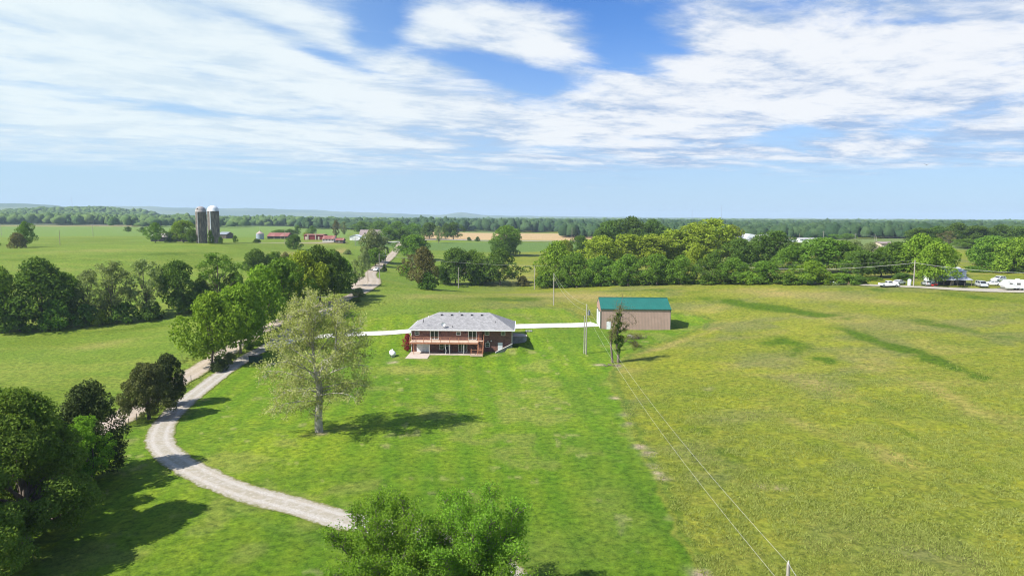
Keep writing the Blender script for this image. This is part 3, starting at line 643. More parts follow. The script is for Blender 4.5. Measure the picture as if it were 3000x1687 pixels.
for x in (15.24, 16.26): st.tube([(x, -1.2, DZ + 1.0), (x, -4.0, 1.5)], .045, 4)
part('stairs', st, mDeckW, house)
la = MB(); la.box(13.7, 16.3, -5.0, -3.9, .36, .44); la.box(13.7, 16.3, -5.05, -5.004, .12, .43); la.box(13.6, 13.7, -5.05, -3.9, .12, .43); part('landing', la, mDeckT, house)
lr = MB()
for (x, y) in ((13.72, -4.95), (15.1, -4.95), (16.25, -4.95), (13.72, -3.95)): lr.box(x - .05, x + .05, y - .05, y + .05, -.1, 1.6 if x < 16 else 1.75)
lr.box(13.765, 15.055, -4.98, -4.92, 1.42, 1.5); lr.box(13.765, 15.055, -4.98, -4.92, .9, .96); lr.box(13.69, 13.75, -4.905, -3.995, 1.42, 1.5); lr.box(15.145, 16.205, -4.98, -4.92, 1.5, 1.57)
part('landing_railing', lr, mDeckW, house)
q = MB(); q.box(15.05, 15.15, -4.0, -3.9, .45, 1.6); part('railing_post', q, mDeckW, house)

def tagpart(name, mb, mats, label, cat, loc=(0, 0, 0), rz=0, kind=None, group=None):
    o = link(name, mb.mesh(name, mats)); o.location = loc; o.rotation_euler = (0, 0, rz); tag(o, label, cat, group, kind); return o
p_ = MB(); p_.box(-.2, 4.55, -7.4, -.004, -.35, .06); p_.box(4.554, 15.2, -3.3, -.004, -.35, .055)
o = link('patio', p_.mesh('patio', mConc)); o.location = HP; o.rotation_euler = (0, 0, HR); tag(o, 'pinkish concrete patio slab below the deck', kind='structure')
# wing wall right of the basement door, raised pad beside the house
q = MB(); q.add([(22.5, .85, -.6), (18.9, -1.3, -.6), (18.9, -1.3, .30), (22.5, .85, 1.85), (22.62, .62, -.6), (19.0, -1.52, -.6), (19.0, -1.52, .30), (22.62, .62, 1.85)], [(0, 1, 2, 3), (7, 6, 5, 4), (0, 4, 5, 1), (1, 5, 6, 2), (2, 6, 7, 3), (3, 7, 4, 0)])
rw = thing('wing_wall', 'low sloping concrete wing wall beside the basement door', 'wall', HP, HR); part('wall', q, mWallC, rw)
q = MB(); q.add([(22.6, .9, 1.86), (18.85, -1.25, .31), (18.85, -1.25, .40), (22.6, .9, 1.95), (22.7, .56, 1.86), (18.95, -1.58, .31), (18.95, -1.58, .40), (22.7, .56, 1.95)], [(0, 1, 2, 3), (7, 6, 5, 4), (0, 4, 5, 1), (1, 5, 6, 2), (2, 6, 7, 3), (3, 7, 4, 0)]); part('coping', q, mCap, rw)
pd = thing('raised_pad', 'raised concrete pad with dark retaining wall right of the brick house', 'concrete pad', HP, HR)
q = MB(); q.prism([(22.53, 6.9), (25.4, 6.9), (25.9, 7.6), (25.7, 9.2), (24.8, 10.6), (22.53, 11.4)], -.2, 2.42, axis='z'); part('wall', q, mWallC, pd)
q = MB(); q.prism([(22.54, 6.8), (25.45, 6.8), (26.0, 7.6), (25.8, 9.25), (24.85, 10.7), (22.54, 11.5)], 2.424, 2.54, axis='z'); part('slab', q, mConc, pd)
def h2w(x, y): c, s = math.cos(HR), math.sin(HR); return HP[0] + x * c - y * s, HP[1] + x * s + y * c
X_, Y_ = h2w(7.9, -1.6); q = MB(); q.box(-.45, .45, -.35, .35, 0, .85); q.box(-.5, .5, -.4, .4, .85, .95); tagpart('storage_box', q, mBlack, 'black storage box on the patio beneath the paired lower windows', 'box', (X_, Y_, .06), HR)

# ------------------------------------------------------------------ propane tank
pt = ground(1150, 1045); tk = thing('propane_tank', 'white propane tank lying end-on on the lawn left of the house', 'tank', tuple(pt), R(112))
q = MB(); q.lathe([(.01, -1.35), (.22, -1.32), (.42, -1.2), (.55, -.95), (.58, -.75), (.58, .75), (.55, .95), (.42, 1.2), (.22, 1.32), (.01, 1.35)], 20)
b_ = link('vessel', q.mesh('vessel', mWhite), tk); b_.rotation_euler = (0, R(90), 0); b_.location = (0, 0, .85)
q = MB(); q.cyl((0, 0, 1.38), (0, 0, 1.60), .2, .2, 12); q.lathe([(.21, 1.6), (.15, 1.68), (.01, 1.72)], 12); part('valve_dome', q, mWhite, tk)
for x in (-.75, .75): q = MB(); q.box(x - .1, x + .1, -.4, .4, -.1, .32); part('foot', q, mWallC, tk)

# ------------------------------------------------------------------ metal barn
BP = (22.15, 168.15, 2.45); BR = R(-2.0)
mSide = mat('tan_siding', (.42, .295, .248), .55, .04, .5, spec=.3); mSideL = mat('cream_siding', (.40, .305, .255), .55, .04, .5)
mGreenR = mat('green_metal_roof', (.018, .130, .104), .45, .05, .5, spec=.4); mGreenT = mat('dark_green_trim', (.02, .07, .055), .5, .05)
barn = thing('metal_barn', 'tan ribbed metal barn with teal green roof', 'barn', BP, BR)
BL, BD, BE, BRz = 17.2, 11.7, 5.28, 2.15
w = MB(); w.prism([(0, 0), (BD, 0), (BD, BE), (BD / 2, BE + BRz), (0, BE)], 0, BL, axis='x')
for k in range(int(BL / .36)):
    x = .18 + k * .36; w.box(x - .035, x + .035, -.035, -.001, .05, BE - .03)
for k in range(int(BD / .36)):
    y = .18 + k * .36; zt = BE + BRz * (1 - abs(y - BD / 2) / (BD / 2)); w.box(-.035, -.001, y - .035, y + .035, .05 if not (1.0 < y < 10.4) else 4.3, zt - .04)
part('wall', w, mSide, barn)
r_ = MB()
e = .18
for s in (0, 1):
    y0, y1 = (-e, BD / 2) if s == 0 else (BD + e, BD / 2); z0 = BE - e * BRz / (BD / 2) + .05; z1 = BE + BRz + .05
    r_.add([(-.12, y0, z0), (BL + .12, y0, z0), (BL + .12, y1, z1), (-.12, y1, z1), (-.12, y0, z0 + .06), (BL + .12, y0, z0 + .06), (BL + .12, y1, z1 + .06), (-.12, y1, z1 + .06)], [(0, 1, 2, 3), (7, 6, 5, 4), (0, 4, 5, 1), (1, 5, 6, 2), (2, 6, 7, 3), (3, 7, 4, 0)])
    for k in range(29):
        x = -.05 + k * .61; hh = .06 + .03
        r_.add([(x, y0, z0 + .06), (x + .06, y0, z0 + .06), (x + .06, y1, z1 + .06), (x, y1, z1 + .06), (x, y0, z0 + hh), (x + .06, y0, z0 + hh), (x + .06, y1, z1 + hh), (x, y1, z1 + hh)], [(7, 6, 5, 4), (0, 4, 5, 1), (1, 5, 6, 2), (2, 6, 7, 3), (3, 7, 4, 0)])
rf_ = part('roof', r_, mGreenR, barn)
q = MB(); q.box(-.14, BL + .14, BD / 2 - .18, BD / 2 + .18, BE + BRz + .09, BE + BRz + .16); part('ridge_cap', q, mGreenT, rf_)
q = MB(); q.box(-.13, BL + .13, -e - .07, -e - .001, BE - .15, BE + .03); q.box(-.05, .05, -.07, -.036, 0, BE - .2); q.box(BL - .05, BL + .05, -.07, -.036, 0, BE - .2); q.box(BL + .001, BL + .05, -.03, .1, 0, BE - .2); q.box(-.07, -.036, -.03, .1, 0, BE - .2)
q.box(0, BL, -.06, -.036, .0, .10)
part('trim', q, mGreenT, barn)
for y0 in (1.0, 6.1):
    q = MB(); q.box(-.10, -.04, y0, y0 + 4.2, .02, 4.2)
    for k in range(1, 7): q.box(-.115, -.10, y0, y0 + 4.2, k * .6 - .02, k * .6 + .02)
    gdo = part('garage_door', q, mWhite, barn); q = MB(); q.box(-.14, -.04, y0 - .14, y0 - .002, .02, 4.35); q.box(-.14, -.04, y0 + 4.202, y0 + 4.34, .02, 4.35); q.box(-.14, -.04, y0 - .002, y0 + 4.202, 4.202, 4.35); part('door_frame', q, mGreenT, gdo)
q = MB(); q.box(1.42, 2.42, -.10, -.04, .05, 2.15); fd = part('door', q, mDoor, barn); q = MB(); q.cyl((1.55, -.16, 1.05), (1.55, -.1, 1.05), .05); part('handle', q, mDarkM, fd)
q = MB(); q.box(2.78, 2.98, -.2, -.04, 2.0, 2.25); part('wall_lamp', q, mBlack, barn)
q = MB(); q.box(-4.5, BL + .35, -.45, BD + .3, -.6, .03); o = tagpart('barn_apron', q, mC, None, None, BP, BR); tag(o, 'white concrete apron and slab under the metal barn', kind='structure')

# ------------------------------------------------------------------ farm silos
mStave = None
def stavemat():
    m, g = newmat('stave_concrete'); tc = g.n('ShaderNodeTexCoord'); pos = tc.outputs['Object']; sp = g.n('ShaderNodeSeparateXYZ', {0: pos})
    ring = g.m('FRACT', g.m('MULTIPLY', sp.outputs[2], 1.3)); rg = g.remap(ring, .0, .16, .72, 1.0)
    n = g.noise(g.n('ShaderNodeMapping', {'Vector': pos, 'Scale': (1, 1, .25)}), 1.2, 6, .7)
    c = g.mix(g.remap(n, .35, .7), (.095, .085, .078, 1), (.27, .235, .20, 1)); c = g.mix(1.0, c, rg, 'MULTIPLY')
    p = g.n('ShaderNodeBsdfPrincipled', {'Base Color': c, 'Roughness': .95, 'Specular IOR Level': .1}); g.n('ShaderNodeOutputMaterial', {'Surface': p}); return m
mStave = stavemat(); mDomeW = mat('dome_metal', (.72, .74, .77), .5, .06, 1, metal=.1); mDomeG = mat('dome_worn', (.34, .32, .32), .7, .15, .6, dirt=(.25, .22, .20))
def silo(u0, u1, vt_dome, vt_wall, vb, dm, chute_u, label, hole=False):
    p = ground((u0 + u1) / 2, vb); k = mpp(p); r = (u1 - u0) / 2 * k; p[1] += r * .2
    zb = p[2] - .4; zw = ztop(p, u0, vt_wall); zt = ztop(p, u0, vt_dome)
    t = thing('silo', label, 'silo', (p[0], p[1], zb), 0, 'twin farm silos'); hw = zw - zb; hd_ = zt - zw
    m = MB(); m.lathe([(r, 0), (r, hw)], 28); b_ = part('wall', m, mStave, t)
    m = MB()
    for kk in range(int(hw / 1.4)): z = .7 + kk * 1.4; m.lathe([(r, z), (r + .05, z + .02), (r + .05, z + .06), (r, z + .08)], 28)
    part('hoop', m, mStave, b_)
    m = MB(); m.lathe([(r * 1.03, hw - .15), (r * 1.04, hw + .05)] + [(r * 1.0 * math.cos(a), hw + .05 + hd_ * math.sin(a)) for a in np.linspace(0, 1.56, 9)], 28); dd = part('dome', m, dm, t)
    cx = (chute_u - (u0 + u1) / 2) * k
    m = MB(); yy = -math.sqrt(max(r * r - cx * cx, .01)); m.cyl((cx, yy - .15, .3), (cx, yy - .15, hw * .99), .32, .32, 10); part('chute', m, mDomeW if not hole else mDomeG, t)
    if hole:
        m = MB(); a = R(250); m.box(r * .72 * math.cos(a) - .35, r * .72 * math.cos(a) + .35, r * .72 * math.sin(a) - .6, r * .72 * math.sin(a) + .3, hw + hd_ * .4, hw + hd_ * .62); part('hatch', m, mBlack, dd)
    return t, p, r
S1 = silo(575.5, 605.5, 604.5, 620, 712, mDomeG, 588, 'left concrete silo with worn dull dome and open hatch', True)
S2 = silo(610, 642.5, 602.5, 618, 712, mDomeW, 625, 'right concrete silo with bright white dome')

# ------------------------------------------------------------------ farm buildings
def gable(name, label, cat, u0, u1, vb, v_eave, v_ridge, depth_m, wmat, rmat, axis='x', rz=0, windows=0, doors=0, opening=0, over=.4, dmat=None, group=None, Yf=None, gable_extra=None):
    um = (u0 + u1) / 2
    p = ground(um, vb) if Yf is None else Zat(um, vb, Yf)
    if Yf is not None: p = np.array([p[0], p[1], min(p[2], H(p[0], p[1]) + 1.5)])
    k = mpp(p); L = (u1 - u0) * k; he = ztop(p, um, v_eave) - p[2]
    pb = p.copy(); pb[1] += depth_m / 2; hr = ztop(pb, um, v_ridge) - p[2] - he; hr = max(hr, .6)
    t = thing(name, label, cat, (p[0], p[1], p[2]), rz, group)
    m = MB(); rr = MB()
    if axis == 'x':   # ridge along x, eave faces the viewer
        m.prism([(0, -1.2), (depth_m, -1.2), (depth_m, he), (depth_m / 2, he + hr), (0, he)], -L / 2, L / 2, axis='x')
        sl = hr / (depth_m / 2)
        for s in (0, 1):
            y0 = -over if s == 0 else depth_m + over; z0 = he - over * sl + .06; z1 = he + hr + .06
            rr.add([(-L / 2 - over, y0, z0), (L / 2 + over, y0, z0), (L / 2 + over, depth_m / 2, z1), (-L / 2 - over, depth_m / 2, z1)] + [(-L / 2 - over, y0, z0 + .12), (L / 2 + over, y0, z0 + .12), (L / 2 + over, depth_m / 2, z1 + .12), (-L / 2 - over, depth_m / 2, z1 + .12)], [(0, 1, 2, 3), (7, 6, 5, 4), (0, 4, 5, 1), (1, 5, 6, 2), (2, 6, 7, 3), (3, 7, 4, 0)])
    else:
        m.prism([(-L / 2, -1.2), (L / 2, -1.2), (L / 2, he), (0, he + hr), (-L / 2, he)], 0, depth_m)
        sl = hr / (L / 2)
        for s in (-1, 1):
            x0 = s * (L / 2 + over); z0 = he - over * sl + .06; z1 = he + hr + .06
            rr.add([(x0, -over, z0), (0, -over, z1), (0, depth_m + over, z1), (x0, depth_m + over, z0), (x0, -over, z0 + .12), (0, -over, z1 + .12), (0, depth_m + over, z1 + .12), (x0, depth_m + over, z0 + .12)], [(0, 1, 2, 3), (7, 6, 5, 4), (0, 4, 5, 1), (1, 5, 6, 2), (2, 6, 7, 3), (3, 7, 4, 0)])
    part('wall', m, wmat, t); rf = part('roof', rr, rmat, t)
    for i in range(windows):
        x = -L / 2 + L * (i + .5) / windows; add_window(t, x - .55, x + .55, he * .45, he * .45 + 1.1, 0, mWhite, .1)
    for i in range(doors):
        x = -L / 2 + L * (i + .5) / doors; wd = min(L / doors * .62, 5.0); m = MB(); m.box(x - wd / 2, x + wd / 2, -.08, -.002, 0, min(he * .82, 2.6)); part('garage_door', m, dmat or mWhite, t)
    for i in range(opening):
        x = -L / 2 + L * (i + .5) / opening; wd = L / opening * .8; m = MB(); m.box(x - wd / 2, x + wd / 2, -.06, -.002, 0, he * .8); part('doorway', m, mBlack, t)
    return t, p, L, he, hr
gable('long_barn', 'long low weathered barn half hidden under trees left of the silos', 'barn', 441, 576, 708, 694, 685, 12, mOldW, mat('pale_tin', (.46, .40, .36), .7, .15, .5, dirt=(.28, .22, .18)), opening=6)
gable('lean_shed', 'dark shed with pale tin roof just right of the silos', 'shed', 640, 663, 699, 687, 680, 14, mOldW, mMetal)
gable('pole_shed', 'open-fronted shed with faded red roof beside the grain bin', 'shed', 783, 842, 700, 692.5, 682.5, 14, mOldW, mRedR, opening=3)
t, p, L, he, hr = gable('red_barn', 'low red barn with two tan piers between its doors', 'barn', 891, 947, 702.5, 689, 687.5, 12, mRedW, mRedR)
for (a, b) in ((.18, .235), (.58, .635)): m = MB(); m.box(-L / 2 + L * a, -L / 2 + L * b, -.5, -.003, -1, he + .5); part('pier', m, mTan, t)
for (a, b, c) in ((.05, .16, mTan), (.27, .55, mRedW), (.72, .80, mTan)): m = MB(); m.box(-L / 2 + L * a, -L / 2 + L * b, -.12, -.003, 0, he * .72); part('door', m, c, t)
gable('red_roofed_cottage', 'small pale building with red roof and dark windows beside the red barn', 'building', 944.5, 978, 710, 700, 691, 9, mat('pale_wall', (.50, .48, .44), .8), mRedR, windows=4)
gable('small_red_shed', 'small grey shed with red roof right of the red-roofed cottage', 'shed', 983, 1005, 713, 704, 698, 7, mOldW, mRedR, windows=1)
t, p, L, he, hr = gable('white_shelter', 'low white-roofed shelter in front of the small red shed', 'shelter', 976, 992, 710.5, 706.5, 704.5, 4, mWhite, mWhite, opening=1)
gable('white_garage', 'white gabled garage with wide door beside the farmhouse', 'garage', 1024.5, 1054.5, 705, 693.5, 687.5, 11, mWhite, mat('white_roof', (.62, .64, .68), .6), axis='y', doors=1, dmat=mat('cream_door', (.62, .62, .60), .6))
t, p, L, he, hr = gable('farmhouse', 'gabled farmhouse with brown roof and dormers behind the white garage', 'house', 1053, 1135, 699, 689.5, 674, 12, mWhite, mShDark, windows=5)
for x in (-L * .32, 0): 
    m = MB(); m.box(x - .8, x + .8, 1.2, 5, he + .4, he + 2.0); dd = part('dormer', m, mWhite, t); m = MB(); m.prism([(x - 1.1, he + 1.95), (x + 1.1, he + 1.95), (x, he + 2.8)], 1.0, 5.5); part('dormer_roof', m, mShDark, dd); add_window(dd, x - .4, x + .4, he + .8, he + 1.7, 1.2, mWhite, .1)
# grain bin
p = ground(762, 701); k = mpp(p); r = 11 * k; t = thing('grain_bin', 'round blue-grey grain bin with conical rusty roof', 'grain bin', tuple(p)); he = ztop(p, 762, 684.5) - p[2]; hr = ztop(p, 762, 678) - p[2] - he
m = MB(); prof = []
for z in np.arange(-.5, he, .25): prof += [(r, z), (r + .06, z + .12)]
m.lathe(prof, 28); part('wall', m, mat('bin_steel', (.36, .41, .50), .5, .08, 1, metal=.4), t)
m = MB(); m.lathe([(r * 1.05, he - .05), (.5, he + hr), (.4, he + hr + .5), (.01, he + hr + .55)], 24, smooth=False); rf = part('roof', m, mat('rusty_cone', (.42, .32, .30), .6, .15, .8), t); m = MB(); m.cyl((0, 0, he + hr), (0, 0, he + hr + 3.5), .05); part('mast', m, mMetal, rf)
# distant houses beyond the crop field and right of the woodland
mPaleR = mat('grey_blue_roof', (.36, .38, .44), .7); mGableBlue = mat('blue_shed', (.16, .20, .34), .6)
gable('ranch_house', 'distant low ranch house with tan walls at the far field edge', 'house', 184, 222, 657, 652, 648.5, 12, mTan, mPaleR, windows=3, Yf=1350)
gable('distant_house', 'distant house with pale grey roof beside the blue shed', 'house', 256, 280, 657.5, 651.5, 647.5, 12, mTan, mPaleR, windows=3, Yf=1330)
gable('blue_shed', 'long low dark blue shed beyond the bright green crop', 'shed', 278, 301, 658, 653.5, 651, 10, mGableBlue, mPaleR, Yf=1320)
gable('white_bungalow', 'small white bungalow seen between the tall yellow-green trees and quonset', 'house', 2163, 2181, 702, 695, 692, 9, mWhite, mPaleR, windows=1, Yf=560)
gable('long_white_house', 'long low white house left of the quonset hut', 'house', 2146, 2190, 706, 700, 697, 10, mWhite, mat('white_roof2', (.66, .66, .66), .6), windows=2, Yf=545)
p = Zat(2202, 702, 570); p[2] = H(p[0], p[1]); k = mpp(p); r = 17 * k
t = thing('quonset_hut', 'round-topped silver quonset hut beyond the woodland', 'hut', tuple(p)); hh = ztop(p, 2202, 686) - p[2]; m = MB(); pts = [(r * math.cos(a), hh * math.sin(a)) for a in np.linspace(0, math.pi, 17)]; m.prism(pts, 0, 18)
part('shell', m, mDomeW, t); m = MB(); m.box(-r * .4, r * .4, -.1, -.002, 0, hh * .55); part('door', m, mMetal, t)
gable('white_farm_shed', 'white farm shed standing right of the quonset hut', 'shed', 2226, 2252, 700, 690, 687, 12, mWhite, mWhite, Yf=590)
gable('mobile_home', 'long grey-roofed mobile home with white end wall', 'house', 2343, 2412, 708, 701, 697.5, 7, mWhite, mat('grey_roof3', (.42, .42, .42), .7), windows=5, Yf=520)
gable('dark_gabled_house', 'dark-roofed house nearly hidden left of the mobile home', 'house', 2310, 2334, 705, 700.5, 698, 9, mBlueG, mShDark, windows=1, Yf=540)
gable('hidden_house', 'brown-roofed house barely showing between woodland trees', 'house', 2582, 2618, 722, 714, 709, 9, mTan, mShDark, windows=2, Yf=360)
# two-storey farmhouse at the right
pF = ground(2812, 842); pF[1] += 4; pF[2] = H(pF[0], pF[1]); k = mpp(pF)
XR = (2868 - 2812) * k; XL = -(2812 - 2785) * k; zE = ztop(pF, 2840, 797) - pF[2]; zP = ztop(pF, 2840, 817) - pF[2]; zR = ztop(pF + [0, 4, 0], 2830, 782) - pF[2]
fh = thing('two_storey_farmhouse', 'pale grey two-storey farmhouse with dark porch behind the yard tree', 'house', tuple(pF))
m = MB(); m.prism([(2.2, -1), (9.5, -1), (9.5, zE), (5.8, zR - .2), (2.2, zE)], XL, XR, axis='x'); part('wall', m, mBlueG, fh)
rr = MB(); x0, x1, y0, y1 = XL - .5, XR + .5, 1.8, 9.9; rr = hip(x0, x1, y0, y1, zE, max(zR - zE, 1.2), 2.6); part('roof', rr, mat('silver_roof', (.62, .62, .64), .6, .08, .6, metal=.2), fh)
m = MB(); m.add([(XL - .3, 2.2, zP + .55), (XR + .1, 2.2, zP + .55), (XR + .1, -1.0, zP - .25), (XL - .3, -1.0, zP - .25), (XL - .3, 2.2, zP + .4), (XR + .1, 2.2, zP + .4), (XR + .1, -1.0, zP - .4), (XL - .3, -1.0, zP - .4)], [(0, 1, 2, 3), (7, 6, 5, 4), (0, 4, 5, 1), (1, 5, 6, 2), (2, 6, 7, 3), (3, 7, 4, 0)]); part('porch_roof', m, mPaleR, fh)
for x in np.linspace(XL, XR - .2, 5): m = MB(); m.box(x - .07, x + .07, -.85, -.7, -.5, zP - .33); part('porch_post', m, mOldW, fh)
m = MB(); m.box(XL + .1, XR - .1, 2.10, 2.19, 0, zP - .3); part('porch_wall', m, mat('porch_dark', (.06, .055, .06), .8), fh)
add_window(fh, XR - 2.0, XR - 1.2, zP + 1.0, zP + 2.1, 2.2, mBlueG, .08); add_window(fh, XR - 6.0, XR - 5.2, zP + 1.0, zP + 2.1, 2.2, mBlueG, .08)
add_window(fh, XR - 3.2, XR - 2.4, .8, 1.9, 2.1, mTan, .08); m = MB(); m.box(XR - 4.6, XR - 3.8, 2.02, 2.098, .05, 2.0); part('door', m, mTan, fh)
# ------------------------------------------------------------------ foliage
mBark = mat('bark_grey', (.17, .14, .115), .95, .2, 2, stretch=(3, 3, .5)); mBarkS = mat('sycamore_bark', (.42, .39, .33), .9, .1, 2.4, stretch=(1, 1, .5), dirt=(.12, .10, .07)); mBarkD = mat('bark_dark', (.085, .07, .06), .95, .2, 2)
LM = dict(dark=leafmat('leaves_dark', (.052, .105, .020), (.145, .225, .038)), mid=leafmat('leaves_mid', (.072, .155, .020), (.190, .300, .042)),
          bright=leafmat('leaves_bright', (.105, .200, .018), (.270, .390, .045)), grey=leafmat('leaves_grey', (.130, .175, .062), (.290, .340, .130)),
          yellow=leafmat('leaves_yellow', (.155, .225, .018), (.340, .405, .050)), pale=leafmat('leaves_pale', (.230, .250, .075), (.470, .480, .190), .36),
          cedar=leafmat('cedar_sprays', (.055, .075, .022), (.165, .170, .060), .15), cedarD=leafmat('cedar_dark', (.034, .060, .018), (.105, .135, .045), .12),
          brown=leafmat('leaves_bronze', (.100, .105, .032), (.220, .195, .080)), ivy=leafmat('ivy_leaves', (.045, .115, .014), (.140, .250, .030)), red=leafmat('red_leaves', (.20, .018, .022), (.42, .06, .06)),
          near=leafmat('leaves_near', (.085, .185, .018), (.250, .420, .050), .45), bigL=leafmat('leaves_shade', (.070, .130, .020), (.200, .260, .050), .35))
def leafquads(C0, nrm, size, rng, aspect=.62, keep=.75):
    n = len(C0); rnd = rng.normal(size=(n, 3)); nn = nrm * keep + rnd * .8; nn /= np.linalg.norm(nn, axis=1)[:, None] + 1e-9
    t = np.cross(nn, rng.normal(size=(n, 3))); t /= np.linalg.norm(t, axis=1)[:, None] + 1e-9; b = np.cross(nn, t)
    s = (size * rng.uniform(.65, 1.25, n))[:, None]
    V = np.stack([C0 - t * s, C0 - b * s * aspect + nn * s * .15, C0 + t * s, C0 + b * s * aspect + nn * s * .15], 1).reshape(-1, 3)
    return V, np.arange(4 * n).reshape(-1, 4)
def gapn(P, f, rng): 
    ph = rng.uniform(0, 6, 6); return (np.sin(P[:, 0] * f + ph[0]) * np.sin(P[:, 1] * f * 1.1 + ph[1]) * np.sin(P[:, 2] * f * 1.2 + ph[2]) + .5 * np.sin(P[:, 0] * f * 2.3 + P[:, 2] * f * 1.7 + ph[3]) * np.sin(P[:, 1] * f * 2.1 + ph[4]))
def lobes(h, w, cb, nl, lr, shape, rng):
    out = []; a0 = rng.uniform(0, 6.28); a1 = rng.uniform(0, 6.28)
    for k in range(nl):
        t = (k + rng.uniform(.2, .8)) / nl; a = k * 2.39996 + rng.uniform(-.4, .4)
        if shape == 'broad': pr = math.sin(math.pi * min(1, .12 + .88 * t) ** .75) ** .6
        elif shape == 'oval': pr = math.sin(math.pi * (.08 + .84 * t)) ** .8
        elif shape == 'cone': pr = (1 - t) ** .75 * .95 + .05
        elif shape == 'dome': pr = math.cos(t * math.pi / 2 * .93) ** .55
        else: pr = math.sin(math.pi * (.15 + .8 * t)) ** .45
        if shape in ('broad', 'oval'): pr *= (1 + .17 * math.cos(a - a0)) * (1 + .14 * math.cos(2 * (a - a1) + 4 * t))
        pr *= rng.uniform(.66, 1.10) if k % 5 else rng.uniform(.1, .5)
        z = cb + (h - cb - lr * h * .4) * t
        r = max(0, (w / 2) * pr - lr * h * .45)
        rr = lr * h * rng.uniform(.58, 1.42) * (1 if shape != 'cone' else (1.15 - .6 * t))
        out.append((r * math.cos(a), r * math.sin(a), z, rr))
    return np.array(out)
def crownmesh(name, h, w, cb, nl, lr, nleaf, leaf, shape, seed, gap=-.35, flat=.8, spread=.30):
    rng = np.random.default_rng(seed); Lb = lobes(h, w, cb, nl, lr, shape, rng)
    wt = Lb[:, 3] ** 2; idx = rng.choice(len(Lb), nleaf, p=wt / wt.sum())
    d = rng.normal(size=(nleaf, 3)); d[:, 2] = d[:, 2] * .9 + .22; d /= np.linalg.norm(d, axis=1)[:, None]
    rad = Lb[idx, 3] * (1 - spread * rng.random(nleaf) ** 1.3) * (1 + .16 * gapn(d * 3, 1.7, rng))
    P = Lb[idx, :3] + d * rad[:, None] * np.array([1, 1, flat])
    ok = gapn(P, 6.5 / (w * .5), rng) > gap - rng.random(nleaf) * .3
    ok &= P[:, 2] > cb * .5
    P = P[ok]; d = d[ok]; V, F = leafquads(P, d, leaf, rng)
    return V, F, Lb
PROTO = {}
def make_proto(key, h, w, cb, nl, lr, nleaf, leaf, shape, seed, trunk=.30, forks=9, gap=-.35, flat=.8, spread=.3, stems=1):
    V, F, Lb = crownmesh(key, h, w, cb, nl, lr, nleaf, leaf, shape, seed, gap, flat, spread)
    cmesh = mesh_np('crown_' + key, V, F, LM['mid'])
    rng = random.Random(seed); m = MB()
    for s in range(stems):
        ox, oy = (0, 0) if stems == 1 else (rng.uniform(-.5, .5), rng.uniform(-.5, .5)); lx, ly = ox + rng.uniform(-.4, .4), oy + rng.uniform(-.4, .4); top = cb + (h - cb) * .55
        m.tube([(ox, oy, -.6), (ox * 1.05, oy * 1.05, .25), (ox, oy, cb * .5), (lx, ly, cb), (lx * 1.3, ly * 1.3, (cb + top) / 2), (lx, ly, top)], [trunk * 1.5, trunk * 1.05, trunk * .9, trunk * .78, trunk * .5, trunk * .22], 8)
    for i in rng.sample(range(len(Lb)), min(forks, len(Lb))):
        x, y, z, r = Lb[i]; z0 = cb * .75 + (z - cb) * .35; z0 = max(.4 * cb, min(z0, top * .95)); c = Vector((x * .0, y * .0, z0)); e = Vector((x, y, z)); mid = (c + e) / 2 + Vector((rng.uniform(-.3, .3), rng.uniform(-.3, .3), -.08 * (e - c).length))
        m.tube([c, mid, e], [trunk * .36, trunk * .24, trunk * .08], 6)
    tmesh = m.mesh('trunk_' + key, mBark)
    PROTO[key] = (cmesh, tmesh, h, w)
N_ = 9000
for s in (1, 2, 3): make_proto(f'broad{s}', 14, 14, 3.0, 34, .150, 9500, .30, 'broad', 20 + s, gap=(-.35, -.2, -.05)[s - 1])
for s in (1, 2): make_proto(f'oval{s}', 18, 11, 3.2, 40, .105, 9500, .30, 'oval', 30 + s)
for s in (1, 2): make_proto(f'airy{s}', 15, 12, 2.0, 60, .078, 8000, .25, 'oval', 40 + s, gap=-.05, forks=26, spread=.7)
for s in (1, 2): make_proto(f'bush{s}', 5, 7, .3, 22, .20, 3600, .24, 'dome', 50 + s, trunk=.12, forks=8)
for s in (1, 2): make_proto(f'low{s}', 10, 13, .8, 36, .16, 9000, .28, 'dome', 60 + s, trunk=.25)
make_proto('cedar1', 7, 5, .8, 40, .12, 5200, .20, 'cone', 71, trunk=.16, flat=1.2)
def retop(o, m):
    o.material_slots[0].link = 'OBJECT'; o.material_slots[0].material = LM[m] if isinstance(m, str) else m
TN = dict(broad='broadleaf_tree', oval='tall_tree', airy='airy_tree', bush='bush', low='spreading_tree', cedar='cedar_tree')
NT = [0]
def tree(key, u, vb, vt, wpx, m, label, group=None, Yf=None, name=None, bark=None, rz=None, cat=None, dz=0):
    if Yf is None: p = ground(u, vb)
    else:
        d = ray(u, vb); t_ = Yf / d[1]; x = d[0] * t_; p = np.array([x, Yf, H(x, Yf)])
    cm_, tm_, h, w = PROTO[key]; k = mpp(p)
    hh = max(1.0, ztop(p, u, vt) - p[2]); ww = wpx * k
    fam = key.rstrip('0123456789'); nm = name or TN[fam]
    r = thing(nm, label, cat or ('bush' if fam == 'bush' else 'tree'), (p[0], p[1], p[2] + dz), rz if rz is not None else random.Random(int(u * 7 + vt)).uniform(0, 6.28), group)
    r.scale = (ww / w, ww / w, hh / h)
    c = link('crown', cm_, r); retop(c, m); t = link('trunk', tm_, r)
    if bark: retop(t, bark)
    NT[0] += 1; return r

